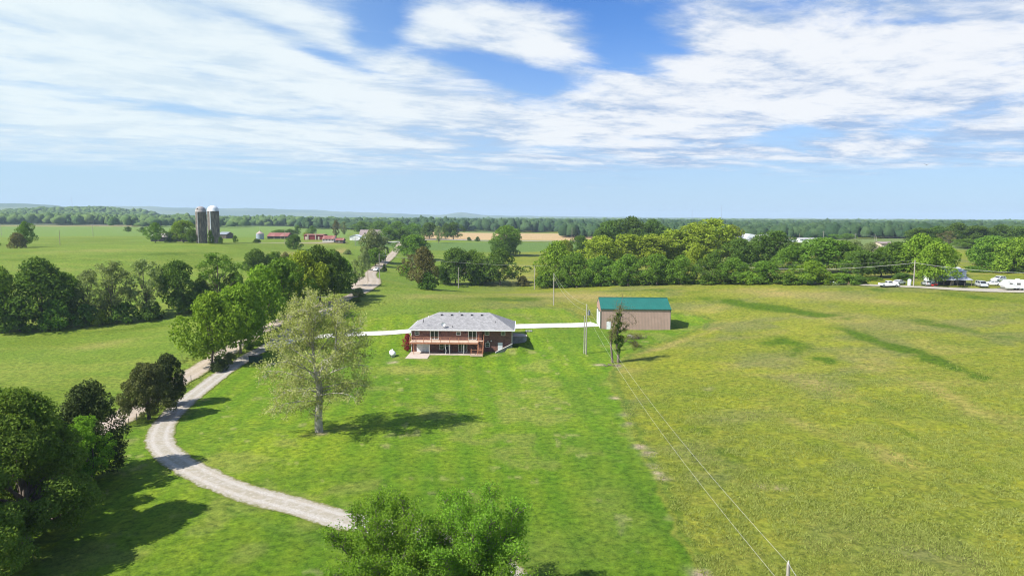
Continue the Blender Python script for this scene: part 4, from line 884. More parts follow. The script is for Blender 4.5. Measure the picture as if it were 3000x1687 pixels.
GL = 'hedgerow trees along the left pasture'
for a in [('broad1', -60, 972, 800, 150, 'dark', 'dark tree cut off by the left edge in the pasture hedgerow'),
          ('broad2', 15, 968, 788, 120, 'mid', 'mid green rounded tree at the left edge of the pasture hedgerow'),
          ('broad3', 118, 958, 764, 205, 'dark', 'largest dark rounded tree near the left end of the pasture hedgerow'),
          ('oval1', 205, 950, 803, 95, 'mid', 'narrow mid green tree right of the largest dark hedgerow tree'),
          ('airy1', 262, 946, 795, 100, 'grey', 'grey-green feathery tree left of the palest pair in the hedgerow'),
          ('airy2', 335, 940, 770, 135, 'grey', 'pale grey-green feathery tree in the middle of the left hedgerow'),
          ('airy1', 430, 930, 762, 135, 'grey', 'tallest pale feathery tree in the left hedgerow with bare limbs showing'),
          ('broad1', 525, 918, 766, 130, 'dark', 'dark rounded tree second from the right in the left hedgerow'),
          ('airy2', 640, 890, 745, 150, 'mid', 'vine-clad tree with split crown at the right end of the left hedgerow'),
          ('low1', 590, 900, 820, 90, 'dark', 'low dark tree under the split-crowned tree in the hedgerow'),
          ('low2', 690, 880, 800, 70, 'dark', 'small dark tree right of the split-crowned hedgerow tree')]: tree(*a[:6], a[6], GL)
for i, (u, vb, vt, w, m, l) in enumerate([(60, 972, 900, 110, 'dark', 'dark bushy thicket at the foot of the leftmost hedgerow trees'), (170, 962, 880, 110, 'mid', 'mid green bush beneath the largest dark hedgerow tree'), (250, 955, 895, 80, 'dark', 'dark bush left of the pale low bush in the hedgerow'),
          (300, 951, 908, 62, 'yellow', 'pale yellow-green low bush at the hedgerow foot'), (365, 945, 890, 80, 'dark', 'dark bush right of the pale low bush in the hedgerow'), (450, 935, 885, 85, 'dark', 'dark undergrowth below the tallest pale hedgerow tree'), (560, 916, 868, 80, 'dark', 'dark grey bush between the two right hedgerow trees')]):
    tree(f'bush{1 + i % 2}', u, vb, vt, w, m, l, 'bushes at the foot of the left hedgerow')

GR = 'tree row between driveway and county road'
for a in [('broad2', 622, 1075, 862, 190, 'bright', 'bright green rounded tree at the near end of the roadside row'),
          ('broad1', 705, 1035, 835, 175, 'bright', 'bright green tree second in the roadside row'),
          ('broad3', 735, 1006, 830, 100, 'mid', 'narrower green tree third in the roadside row'),
          ('broad3', 768, 978, 785, 170, 'bright', 'tall yellow-green tree in the middle of the roadside row'),
          ('broad1', 832, 940, 757, 160, 'mid', 'broad green tree right of the tall yellow-green one in the roadside row'),
          ('broad2', 886, 908, 740, 160, 'yellow', 'yellow-tipped green tree in the upper half of the roadside row'),
          ('broad2', 938, 890, 725, 155, 'dark', 'dark green tree near the far end of the roadside row'),
          ('broad3', 978, 876, 738, 118, 'dark', 'darkest tree overhanging the county road at the row end'),
          ('low1', 980, 858, 745, 125, 'mid', 'spreading green tree beyond the darkest one at the row end'),
          ('airy1', 1042, 838, 760, 48, 'grey', 'thin grey-green tree at the far tip of the roadside row')]: tree(*a[:6], a[6], GR)
for (k, u, vb, vt, w, m, l) in [('cedar1', 640, 1088, 1040, 52, 'cedarD', 'small dark cedar bush at the foot of the nearest row tree'), ('bush1', 672, 1066, 1035, 40, 'grey', 'pale green bush beside the small dark cedar bush'),
          ('bush2', 728, 1025, 998, 30, 'dark', 'dark low shrub among the row tree trunks'), ('bush1', 1052, 868, 845, 44, 'grey', 'grey-green shrub on the verge left of the county road bend'), ('bush1', 1040, 885, 872, 40, 'mid', 'low green shrub on the verge below the grey-green one'), ('bush2', 1020, 745, 732, 30, 'grey', 'scrubby bush on the dry bank above the road')]:
    tree(k, u, vb, vt, w, m, l, None, name='bush', cat='bush')

for a in [('low1', 752, 795, 733, 95, 'dark', 'dark clump tree alone in the upper left pasture', None), ('low2', 805, 790, 738, 60, 'mid', 'rounded green tree right of the dark pasture clump', None), ('low1', 838, 795, 742, 48, 'brown', 'olive-brown scrubby tree in the upper pasture', None),
          ('low2', 863, 730, 688, 50, 'dark', 'dark bushy tree in front of the red barn', None), ('bush1', 752, 712, 700, 26, 'dark', 'small dark bush below the grain bin', None), ('broad1', 689, 713, 690, 17, 'mid', 'tiny round tree between silos and grain bin', None),
          ('low1', 1092, 768, 677, 92, 'grey', 'pale feathery tree left of the far county road', None), ('broad2', 1100, 780, 728, 62, 'mid', 'dark green tree under the pale feathery one by the far road', None), ('low1', 1070, 790, 735, 40, 'grey', 'olive tree left of the road near the parked truck', None),
          ('low1', 1125, 716, 694, 40, 'grey', 'grey-green low tree by the farmhouse drive', None),
          ('cedar1', 1126, 797, 772, 18, 'cedarD', 'small dark cedar beside the car on the county road', None),
          ('broad1', 1215, 760, 688, 100, 'mid', 'green tree right of the county road crest', 'trees right of the county road'), ('broad3', 1185, 748, 690, 50, 'dark', 'dark slim tree closest to the road crest on its right', 'trees right of the county road'),
          ('broad3', 1240, 845, 728, 105, 'brown', 'bronze-tinged dark tree leaning right of the county road', 'trees right of the county road'), ('airy1', 1205, 800, 745, 50, 'brown', 'thin bronze tree left of the leaning dark one', 'trees right of the county road'), ('bush1', 1187, 810, 775, 34, 'bright', 'bright green sapling bush beside the bronze-tinged tree', None),
          ('bush2', 1255, 848, 800, 70, 'dark', 'dark undergrowth at the foot of the bronze-tinged tree', None),
          ('broad1', 1335, 835, 728, 115, 'dark', 'dark oak at the left of the central oak clump', 'central oak clump above the lawn'), ('broad2', 1385, 833, 735, 95, 'mid', 'green oak in the middle of the central oak clump', 'central oak clump above the lawn'),
          ('broad3', 1465, 836, 733, 130, 'dark', 'dark wide oak at the right of the central oak clump', 'central oak clump above the lawn'), ('low2', 1420, 830, 762, 90, 'mid', 'lower green tree between the two dark oaks', 'central oak clump above the lawn'), ('low1', 1300, 832, 780, 60, 'dark', 'low dark tree left of the central oak clump', 'central oak clump above the lawn'),
          ('bush1', 1532, 838, 810, 42, 'brown', 'round brownish bush right of the central oak clump', None), ('bush2', 1390, 835, 800, 40, 'bright', 'bright bush under the central oak clump', None),
          ('oval1', 1478, 752, 663, 88, 'mid', 'tall tree standing alone before the tan field', None), ('low1', 1495, 748, 690, 60, 'mid', 'rounded tree at the right foot of the tall lone tree', None), ('low2', 1462, 745, 700, 50, 'mid', 'bushy tree at the left foot of the tall lone tree', None),
          ('broad1', 1328, 702, 652, 62, 'dark', 'dark tree right of the farm lane before the tan field', None), ('broad2', 1306, 702, 655, 38, 'dark', 'dark tree second left of the tan field', None), ('airy1', 1285, 712, 662, 30, 'grey', 'thin grey tree with bare trunk left of the tan field', None),
          ('bush1', 1374, 706, 695, 14, 'dark', 'left small bush on the roadside before the tan field', None), ('bush2', 1399, 707, 694, 17, 'dark', 'right small bush on the roadside before the tan field', None),
          ('broad1', 1258, 700, 652, 60, 'dark', 'dark tree between the farmhouse trees and tan field', 'trees behind the farmhouse'), ('broad2', 1210, 698, 655, 70, 'mid', 'broad tree behind the road crest', 'trees behind the farmhouse'), ('broad3', 1165, 696, 650, 75, 'mid', 'tall tree behind the right end of the farmhouse', 'trees behind the farmhouse'),
          ('broad1', 1115, 690, 648, 70, 'mid', 'green tree rising right behind the farmhouse roof', 'trees behind the farmhouse'), ('broad2', 1060, 686, 650, 70, 'mid', 'green tree behind the white garage', 'trees behind the farmhouse'), ('broad3', 1135, 712, 668, 70, 'mid', 'green tree standing in front of the farmhouse right end', 'trees behind the farmhouse'), ('broad1', 1180, 714, 670, 60, 'dark', 'dark tree beside the lane at the road crest', 'trees behind the farmhouse'),
          ('airy2', 984, 697, 646, 26, 'brown', 'thin half-bare tree behind the small red shed', None), ('airy1', 1008, 690, 650, 26, 'grey', 'pale half-bare tree left of the white garage', None), ('broad2', 914, 690, 662, 28, 'mid', 'small tree behind the red barn', None), ('broad1', 872, 688, 660, 20, 'mid', 'tiny round tree left behind the red barn', None), ('low1', 850, 692, 672, 50, 'dark', 'low dark trees clump behind the pole shed', None), ('low2', 820, 690, 673, 50, 'mid', 'low green tree behind the faded red shed roof', None), ('low1', 897, 694, 680, 26, 'yellow', 'yellowish shrub tree behind the red barn', None),
          ('broad3', 455, 711, 654, 62, 'mid', 'rounded tree over the left end of the long barn', None), ('broad1', 538, 711, 646, 88, 'bright', 'broad tree over the right half of the long barn', None), ('low1', 500, 711, 680, 40, 'dark', 'dark low tree before the long barn', None), ('low2', 565, 712, 672, 40, 'dark', 'dark tree touching the left silo', None), ('bush2', 617, 714, 676, 22, 'dark', 'dark climbing bush between the two silos', None), ('bush1', 647, 714, 694, 14, 'dark', 'small bush at the right foot of the right silo', None),
          ('broad2', 376, 681, 664, 22, 'dark', 'small round tree alone in the bright green crop', None), ('broad3', 417, 683, 666, 24, 'dark', 'round tree right of the lone crop tree', None),
          ('broad2', 75, 724, 651, 54, 'mid', 'leafy tree at the far left beside a grey bush', None), ('bush1', 50, 728, 685, 54, 'brown', 'grey-brown bush leaning on the far left tree', None), ('bush2', -8, 720, 705, 24, 'dark', 'dark bush cut by the left edge in the far pasture', None)]:
    tree(*a[:6], a[6], a[7])

GW = 'woodland edge behind the hay field'
W_ = [('broad3', 1632, 842, 712, 135, 'bright', 'bright green tree at the left end of the hay field woodland', None), ('low1', 1590, 838, 770, 60, 'yellow', 'pale willow-like bush tree left of the bright end tree', None), ('broad2', 1690, 842, 745, 110, 'mid', 'mid green tree right of the bright woodland end tree', None),
      ('broad1', 1700, 780, 691, 74, 'dark', 'compact dark tree in the gap above the bright end tree', 400), ('broad1', 1655, 790, 703, 60, 'yellow', 'small yellow-green tree left of the compact dark tree', 380),
      ('broad1', 1790, 760, 648, 110, 'dark', 'left oak of the dark oak grove on the skyline', 440), ('broad2', 1850, 760, 638, 130, 'dark', 'highest oak in the middle of the dark skyline grove', 440), ('broad3', 1910, 760, 646, 110, 'dark', 'right oak of the dark skyline grove', 440), ('broad1', 1760, 765, 668, 70, 'dark', 'lowest left oak of the dark skyline grove', 430),
      ('oval1', 1770, 836, 694, 120, 'yellow', 'yellow-green cottonwood leftmost in the tall cottonwood line', 300), ('oval2', 1835, 836, 686, 130, 'yellow', 'yellow-green cottonwood second in the tall cottonwood line', 305), ('oval1', 1905, 836, 690, 130, 'yellow', 'yellow-green cottonwood third in the tall cottonwood line', 305), ('oval2', 1975, 834, 672, 125, 'yellow', 'yellow-green cottonwood fourth in the tall cottonwood line', 310),
      ('oval1', 2030, 834, 656, 110, 'yellow', 'slender yellow cottonwood left of the tallest one', 315), ('oval2', 2085, 834, 640, 135, 'yellow', 'tallest yellow-green cottonwood rising to the skyline', 315), ('oval1', 2140, 834, 662, 70, 'yellow', 'narrow cottonwood right of the tallest one', 320), ('broad2', 2040, 832, 716, 82, 'yellow', 'round bright yellow tree in front of the cottonwoods', 262),
      ('broad2', 1765, 838, 752, 110, 'mid', 'lower green tree below the leftmost cottonwood', None), ('broad3', 1840, 837, 748, 110, 'mid', 'lower green tree below the second cottonwood', None), ('broad1', 1925, 835, 745, 120, 'mid', 'lower green tree directly behind the barn roof', None), ('broad2', 1995, 833, 750, 100, 'mid', 'lower green tree left of the round yellow one', None), ('broad3', 2085, 832, 742, 90, 'dark', 'lower dark tree right of the round yellow one', None),
      ('broad1', 2165, 832, 700, 120, 'dark', 'dark tree right of the cottonwood line', 275), ('broad3', 2225, 832, 688, 110, 'dark', 'dark tree hiding the quonset hut base', 285), ('oval2', 2272, 832, 675, 110, 'dark', 'tallest dark tree right of the quonset hut', 290), ('broad2', 2320, 832, 722, 120, 'mid', 'lower green tree below the mobile home', 265), ('broad3', 2150, 832, 758, 100, 'mid', 'short green tree at field edge below the dark trees', None), ('broad1', 2235, 831, 765, 100, 'mid', 'short green tree at field edge below the quonset hut', None),
      ('broad1', 2405, 832, 698, 150, 'mid', 'wide layered green tree below the mobile home right end', 262), ('broad2', 2470, 832, 708, 110, 'mid', 'green tree right of the wide layered one', 262), ('broad3', 2375, 832, 765, 90, 'bright', 'short bright tree beside the grey junk car', None), ('broad1', 2525, 834, 735, 100, 'dark', 'dark low-crowned tree with visible trunk near the white pickup', 236), ('low2', 2460, 834, 800, 60, 'bright', 'low bright bush tree left of the junk pile', 232),
      ('broad2', 2580, 836, 728, 95, 'mid', 'green tree just behind the white pickup', 238), ('oval2', 2625, 836, 708, 100, 'dark', 'dark drooping tree left of the tall utility pole', 236), ('broad3', 2690, 838, 690, 110, 'bright', 'tall green tree behind the right utility pole', 232), ('broad1', 2740, 843, 712, 128, 'bright', 'broad leafy tree shading the two-storey farmhouse', 208), ('broad2', 2735, 836, 700, 100, 'mid', 'green tree behind the broad leafy farmhouse tree', 240),
      ('low2', 2905, 820, 698, 130, 'mid', 'green tree behind the cars at the right', 262), ('low1', 2975, 822, 703, 120, 'bright', 'pale green tree above the white trailer', 252), ('low2', 3040, 825, 698, 120, 'mid', 'green tree at the right edge behind the trailer', 262), ('broad2', 2870, 800, 715, 60, 'dark', 'dark slim tree behind the farmhouse roof', 290),
      ('broad1', 2690, 760, 668, 80, 'dark', 'left tree of the dark far grove at the right', 430), ('broad2', 2745, 760, 664, 80, 'dark', 'second tree of the dark far grove at the right', 430), ('broad3', 2800, 760, 655, 80, 'dark', 'highest tree of the dark far grove at the right', 430), ('broad1', 2855, 760, 662, 85, 'dark', 'dark far grove tree right of the highest', 430), ('broad2', 2925, 760, 660, 95, 'dark', 'dark far grove tree above the trailer', 430), ('broad3', 2990, 760, 666, 90, 'dark', 'dark far grove tree at the right edge', 430), ('airy1', 2775, 765, 677, 44, 'brown', 'brownish bare-looking tree before the dark far grove', 410), ('broad2', 2830, 770, 700, 70, 'mid', 'mid green tree below the dark far grove', 380), ('broad1', 2900, 775, 690, 80, 'mid', 'mid green tree between farmhouse roof and far grove', 360), ('broad3', 2960, 775, 696, 90, 'mid', 'mid green tree below the grove near the right edge', 360),
      ('broad1', 2440, 735, 686, 40, 'mid', 'round far tree beyond the mobile home', 600), ('broad2', 2480, 730, 684, 46, 'mid', 'pale far tree right of the round one beyond the mobile home', 620), ('broad3', 2550, 760, 712, 60, 'grey', 'olive tree before the brown-roofed hidden house', 330), ('broad1', 2500, 765, 702, 50, 'grey', 'grey-green tree behind the wide layered one', 330), ('broad2', 2610, 770, 716, 60, 'mid', 'green tree right of the brown-roofed hidden house', 330), ('broad3', 2330, 770, 712, 70, 'yellow', 'yellowish tree left below the mobile home', 330),
      0]
for a in W_[:-1]:
    if a[1] > 2350 and a[1] not in (2740,): a = a[:4] + (a[4] * 1.22,) + a[5:]
    tree(*a[:6], a[6], GW if a[1] < 2640 and a[2] > 826 else None, Yf=a[7])
fr_ = ['leftmost low bright bush along the hay field edge', 'low bush second from the left along the hay field edge', 'dark low bush near the left end of the field edge', 'low green bush behind the barn roof left half', 'low green bush behind the barn roof right half', 'bright low bush just left of the hay bale', 'low dark bush just right of the hay bale', 'low bright bush under the round yellow tree',
       'low bush left of the woodland utility pole', 'low bush right of the woodland utility pole', 'bright spreading bush below the quonset hut', 'low bush below the tallest dark tree', 'low bright bush left of the grey junk car', 'low bush behind the grey junk car', 'dark low bush above the junk pile', 'low bush left of the yard track start']
for i, l in enumerate(fr_):
    u = 1600 + i * 58.5 + (i * 37 % 11); tree(f'bush{1 + i % 2}', u, 843 - min(12, (u - 1600) * .03) if u < 2000 else 832, 795 + (i * 29 % 17), 72 + (i * 13 % 20), ['mid', 'dark', 'bright', 'mid'][i % 4], l, 'low bushes along the hay field edge', Yf=None)

for (u, vb, vt, w, m, l, Y_) in [(2515, 833, 806, 60, 'dark', 'dark bush behind the rusty heap at the yard track end', None), (2560, 832, 812, 50, 'mid', 'green bush behind the white pickup bed', 226), (2640, 832, 800, 60, 'dark', 'dark bush in the shade left of the tall pole', 226), (2880, 822, 790, 80, 'mid', 'green bush hiding the yellow structure left part', 255), (2935, 826, 796, 70, 'dark', 'dark bush behind the parked white cars', 258), (2990, 828, 785, 90, 'mid', 'green bush rising above the trailer roof', 250), (3040, 830, 780, 90, 'mid', 'green bush at the right edge above the trailer', 250), (2850, 818, 780, 60, 'mid', 'green bush behind the farmhouse corner', 262)]:
    tree('low1' if u % 2 else 'bush1', u, vb, vt, w, m, l, 'bushes round the yard at right', Yf=Y_)

# ------------------------------------------------------------------ cedars and the trees at the left foreground
def unique_tree(name, label, u, vb, key, h, w, cb, nl, lr, nleaf, leaf, shape, seed, m, Yf=None, trunk=.3, flat=.8, gap=-.35, spread=.3, bark=None, forks=14, dx=0, cat='tree'):
    if Yf is None: p = ground(u, vb)
    else: d = ray(u, vb); t_ = Yf / d[1]; x = d[0] * t_; p = np.array([x, Yf, H(x, Yf)])
    make_proto(key, h, w, cb, nl, lr, nleaf, leaf, shape, seed, trunk, forks, gap, flat, spread)
    cm_, tm_, _, _ = PROTO[key]; r = thing(name, label, cat, (p[0] + dx, p[1], p[2]), 0)
    c = link('crown', cm_, r); retop(c, m); t = link('trunk', tm_, r); 
    if bark: retop(t, bark)
    return r
unique_tree('cedar_tree', 'olive-brown domed cedar with short trunk beside the driveway', 437, 1228, 'cedarA', 8.6, 8.2, 1.5, 95, .085, 30000, .13, 'dome', 101, 'cedar', flat=1.05, trunk=.28, bark=mBarkD)
unique_tree('cedar_tree', 'greener cedar merging with the right side of the domed one', 495, 1190, 'cedarB', 8.2, 5.4, .8, 70, .085, 20000, .13, 'oval', 102, 'cedarD', flat=1.05, trunk=.22, bark=mBarkD)
unique_tree('cedar_tree', 'blackish cedar behind the big shaded tree at left', 262, 1395, 'cedarC', 11.0, 9.0, .6, 90, .09, 30000, .14, 'dome', 103, 'cedarD', flat=1.0, trunk=.26, bark=mBarkD)
unique_tree('young_tree', 'small bright green tree between the shaded tree and blackish cedar', 262, 1440, 'youngA', 8.6, 5.0, 2.0, 60, .075, 13000, .11, 'oval', 104, 'near', gap=-.15, trunk=.12)
unique_tree('shade_tree', 'huge shaded broadleaf tree filling the left foreground', 75, 1585, 'bigA', 14.4, 13.8, 1.6, 130, .098, 95000, .135, 'broad', 105, 'bigL', trunk=.45, forks=40, spread=.4)
unique_tree('shade_tree', 'dark broadleaf tree behind the huge one at the left edge', -60, 1500, 'bigB', 13.8, 13.0, 1.6, 90, .10, 45000, .17, 'broad', 106, 'dark', trunk=.4)
unique_tree('shade_tree', 'dark tree cut off by the lower left corner', -90, 1720, 'bigC', 11.5, 11.0, 1.0, 80, .10, 45000, .13, 'broad', 107, 'bigL', trunk=.35)

# ------------------------------------------------------------------ trees grown branch by branch
def grown(name, label, cat, p, limbs, lm, bark, nsub, sublen, ntw, twlen, nleaf, leafsz, seed, sigma=.4, r0=.3, extra=None, leafy_from=.25, up=.25, keep=.4):
    """limbs: list of (polyline, r_start, r_end)"""
    rng = np.random.default_rng(seed); m = MB(); tips = []
    for (pl, ra, rb) in limbs:
        P = catmull([np.array(q, float) for q in pl], .5) if len(pl) > 2 else np.array(pl, float)
        n = len(P); rad = np.linspace(ra, rb, n); m.tube([tuple(q) for q in P], list(rad), 8)
        L = np.linalg.norm(np.diff(P, axis=0), axis=1).sum(); k = max(1, int(nsub * L / 5)) if nsub else 0
        if ra > .0 and getattr(grown, 'skip', False): continue
        for j in range(k):
            t = leafy_from + (1 - leafy_from) * (j + rng.random()) / k; i = min(n - 2, int(t * (n - 1))); b = P[i]; d = P[i + 1] - P[i]; d /= np.linalg.norm(d) + 1e-9
            q = rng.normal(size=3); q -= d * (q @ d); q /= np.linalg.norm(q) + 1e-9
            dd = d * .55 + q * 1.0 + np.array([0, 0, up]); dd /= np.linalg.norm(dd); ln = sublen * rng.uniform(.55, 1.2) * (1.15 - .55 * t)
            e = b + dd * ln; mid = (b + e) / 2 + rng.normal(size=3) * ln * .07; m.tube([tuple(b), tuple(mid), tuple(e)], [max(.02, rad[i] * .34), .028, .012], 4)
            for x in range(ntw):
                s = rng.uniform(.25, 1.0); c = b + (e - b) * s; q = rng.normal(size=3); q /= np.linalg.norm(q); tw = dd * .5 + q + np.array([0, 0, up * .6]); tw /= np.linalg.norm(tw); te = c + tw * twlen * rng.uniform(.5, 1.2)
                m.tube([tuple(c), tuple(te)], [.014, .006], 3); tips.append((c + te) / 2); tips.append(te)
    r = thing(name, label, cat, tuple(p)); part('trunk', m, bark, r)
    T = np.array(tips); per = max(1, nleaf // len(T)); C0 = np.repeat(T, per, 0); C0 = C0 + rng.normal(size=C0.shape) * sigma * np.array([1, 1, .8])
    V, F = leafquads(C0, np.tile([0, 0, 1.0], (len(C0), 1)), leafsz, rng, keep=keep)
    link('crown', mesh_np('crown', V, F, LM[lm]), r)
    return r
sp_ = ground(935, 1264)
rs_ = random.Random(5)
limbs = [([(0, 0, -.5), (-.05, 0, 2.0), (.1, 0, 4.2), (.15, .1, 6.3), (-.3, .1, 8.6)], .62, .40),
         ([(-.3, .1, 8.6), (-.55, .2, 10.5), (-.75, .3, 13.5), (-.9, .2, 16.5), (-1.1, 0, 19.4)], .26, .04),
         ([(-.1, .1, 7.8), (.9, -.2, 9.2), (2.5, -.5, 11.0), (2.8, -.4, 13.8), (2.9, -.3, 16.2), (3.1, -.2, 18.6)], .25, .04),
         ([(.1, 0, 5.6), (-1.4, -1.0, 6.3), (-3.4, -1.6, 6.2), (-5.6, -2.0, 5.3)], .17, .03), ([(.1, 0, 6.2), (1.8, .3, 6.5), (4.2, .5, 6.9), (6.6, .6, 6.4)], .17, .03)]
for k, (z, az_, L, rise) in enumerate([(4.4, 200, 6.0, -.6), (4.9, 160, 6.3, .2), (5.2, 330, 6.4, .5), (5.6, 20, 6.0, .3), (6.0, 90, 6.2, 1.0), (6.2, 270, 6.4, .6), (7.0, 185, 7.2, 1.6), (7.4, 140, 6.4, 2.0), (7.5, 350, 7.3, 2.2), (8.0, 40, 6.4, 2.4), (8.2, 235, 6.6, 2.6), (8.6, 300, 6.4, 2.6),
                                       (9.6, 175, 6.4, 3.0), (9.8, 110, 5.4, 3.0), (10.6, 210, 5.4, 3.0), (10.5, 60, 5.0, 3.0), (11.6, 160, 4.6, 3.2), (12.2, 250, 4.4, 3.2), (13.0, 190, 3.8, 3.0), (13.6, 90, 3.4, 2.8), (14.4, 150, 3.0, 2.6), (15.0, 260, 2.8, 2.6), (16.2, 200, 2.2, 2.2), (16.8, 60, 1.8, 2.0)]):
    a = R(az_); L *= 1.07; x0 = .1 if z < 6 else -.1 - (z - 6) * .06
    limbs.append(([(x0, 0, z), (x0 + math.cos(a) * L * .35, math.sin(a) * L * .35, z + rise * .4 + .4), (x0 + math.cos(a) * L * .7, math.sin(a) * L * .7, z + rise * .8 + .5), (x0 + math.cos(a) * L, math.sin(a) * L, z + rise)], .13, .02))
for (z, az_, L, rise) in [(10.5, 10, 4.6, 1.8), (11.3, 320, 4.4, 2.2), (12.2, 60, 4.0, 2.2), (13.0, 350, 4.0, 2.0), (13.8, 290, 3.2, 2.2), (14.8, 30, 2.8, 2.2), (15.8, 200, 1.8, 1.8), (16.5, 330, 1.8, 1.6)]:
    a = R(az_); limbs.append(([(2.7, -.4, z), (2.7 + math.cos(a) * L * .5, -.4 + math.sin(a) * L * .5, z + rise * .7), (2.7 + math.cos(a) * L, -.4 + math.sin(a) * L, z + rise)], .10, .02))
grown('sycamore_tree', 'tall pale sycamore with mottled white trunk on the lawn', 'tree', sp_, limbs, 'pale', mBarkS, 9, 2.3, 6, 1.0, 34000, .125, 9, sigma=.23, up=.2)
# dead-looking ivy-clad tree right of the house
ip = ground(1800, 1062)
lim = [([(-.35, 0, -.3), (-.55, 0, 1.8), (-.75, 0, 3.6), (-.55, .1, 6.0), (-.2, .1, 8.0), (.35, .2, 9.6), (.9, .2, 11.2)], .24, .05), ([(.75, 0, -.3), (.7, 0, 2.0), (.35, 0, 4.2), (.45, 0, 6.2), (.85, 0, 8.0), (1.0, 0, 9.3)], .30, .12),
       ([(.8, 0, 2.8), (1.7, -.2, 4.0), (2.6, -.3, 4.9), (3.9, -.4, 4.5), (4.6, -.4, 3.6)], .14, .03), ([(.6, 0, 5.9), (1.7, .2, 6.7), (2.6, .3, 7.3)], .14, .04), ([(2.0, -.2, 4.3), (3.2, .2, 4.1), (4.4, .3, 3.2), (5.4, .3, 3.0)], .09, .02)]
ivt = grown('ivy_clad_tree', 'broken twin-stemmed tree wrapped in green ivy on the lawn edge', 'tree', ip, lim, 'brown', mBark, 7, 1.3, 5, .7, 6500, .085, 12, sigma=.22, leafy_from=.35)
lim2 = [([(.9, .2, 11.0), (1.3, .3, 12.4), (1.4, .2, 13.4)], .05, .02), ([(.6, .2, 10.2), (1.8, .2, 11.2), (3.0, .3, 11.0)], .05, .02), ([(1.0, .2, 9.6), (2.2, 0, 10.1), (3.6, 0, 9.2), (4.2, 0, 8.0)], .05, .02), ([(.2, .2, 9.0), (.3, .2, 10.6), (.2, .3, 12.0)], .05, .02), ([(1.2, .2, 9.2), (2.4, .3, 8.8), (3.6, .2, 7.6)], .04, .02)]
rng = np.random.default_rng(3); m = MB(); tp = []
for pl, a, b in lim2:
    P = catmull([np.array(q, float) for q in pl], .4); m.tube([tuple(q) for q in P], list(np.linspace(a, b, len(P))), 5)
    for q in P[2:]:
        for _ in range(3): e = q + rng.normal(size=3) * .45; m.tube([tuple(q), tuple(e)], [.015, .006], 3); tp.append(e)
part('branch', m, mBark, ivt)
T = np.repeat(np.array(tp), 7, 0); T = T + rng.normal(size=T.shape) * .25; V, F = leafquads(T, np.zeros_like(T), .07, rng); link('upper_leaves', mesh_np('upper_leaves', V, F, LM['brown']), ivt)
ivp = []
for (pl, r, cnt, tmin) in [(lim[1][0], .46, 5000, .15), (lim[0][0], .20, 700, .3), ([(.6, 0, 5.9), (1.7, .2, 6.7), (2.4, .3, 7.2)], .22, 500, 0), ([(.8, 0, 3.0), (1.7, -.2, 4.2), (2.3, -.3, 4.6)], .34, 900, 0), ([(.5, 0, 4.4), (1.3, 0, 4.9), (1.5, 0, 5.2)], .45, 600, 0)]:
    P = catmull([np.array(q, float) for q in pl], .15); P = P[int(len(P) * tmin):]; nc = max(4, int(len(P) * .42))
    for _ in range(nc):
        c = P[rng.integers(0, len(P))] + rng.normal(size=3) * r * .55; cr = r * rng.uniform(.35, 1.15); k = max(6, int(cnt / nc * (cr / r) ** 2 * 1.4)); d = rng.normal(size=(k, 3)); d /= np.linalg.norm(d, axis=1)[:, None]; ivp.append(c + d * cr * rng.uniform(.5, 1.05, (k, 1)))
ivp = np.concatenate(ivp); V, F = leafquads(ivp, rng.normal(size=ivp.shape) * .3, .13, rng); link('ivy', mesh_np('ivy', V, F, LM['ivy']), ivt)
# multi-stemmed trees at the bottom centre
def multistem(label, u, vb, Yf, h, w, nst, seed, nleaf, x=None):
    d = ray(u, vb); t_ = Yf / d[1]; x = d[0] * t_; p = np.array([x, Yf, H(x, Yf)]); rg = random.Random(seed); lims = []
    for s in range(nst):
        a = s * 2.4 + rg.uniform(-.3, .3); L = w / 2 * rg.uniform(.35, .98); hh = h * (1 - .28 * (L / (w / 2)) ** 2) * rg.uniform(.86, 1.0); c, s_ = math.cos(a), math.sin(a)
        lims.append(([(c * .15, s_ * .15, -.2), (c * .4, s_ * .4, 1.4), (c * L * .40, s_ * L * .40, hh * .45), (c * L * .75, s_ * L * .75, hh * .75), (c * L, s_ * L, hh)], .10, .015))
    return grown('maple_tree', label, 'tree', p, lims, 'near', mBark, 15, 1.5, 5, .55, int(nleaf * .8), .088, seed, sigma=.22, leafy_from=.36, up=.45, keep=.5)
multistem('left one of the two big leafy trees at the bottom edge', 1150, 1700, 50.0, 9.6, 9.4, 15, 301, 60000)
multistem('right one of the two big leafy trees at the bottom edge', 1390, 1700, 49.5, 10.2, 9.6, 16, 302, 66000)
multistem('lower leafy tree at the bottom edge under the left big one', 1100, 1750, 42.5, 8.6, 8.0, 11, 303, 44000)
multistem('lower leafy tree at the bottom edge right of the big pair', 1500, 1800, 41.5, 8.0, 6.2, 9, 304, 34000)
multistem('small leafy tree top just peeking in at the bottom edge', 1605, 1850, 38.5, 7.2, 3.4, 6, 305, 14000)
# red shrub by the house
x_, y_ = h2w(-1.0, .3); PR = thing('red_shrub', 'dark red Japanese maple shrub at the left corner of the house', 'shrub', (x_, y_, H(x_, y_))); V, F, Lb = crownmesh('r', 4.0, 2.4, .2, 34, .10, 4200, .10, 'oval', 88, gap=-.2); link('foliage', mesh_np('foliage', V, F, LM['red']), PR)
m = MB(); m.tube([(0, 0, -.3), (.1, 0, 1.2), (0, .1, 3.0)], [.09, .07, .03]); part('stem', m, mBark, PR)

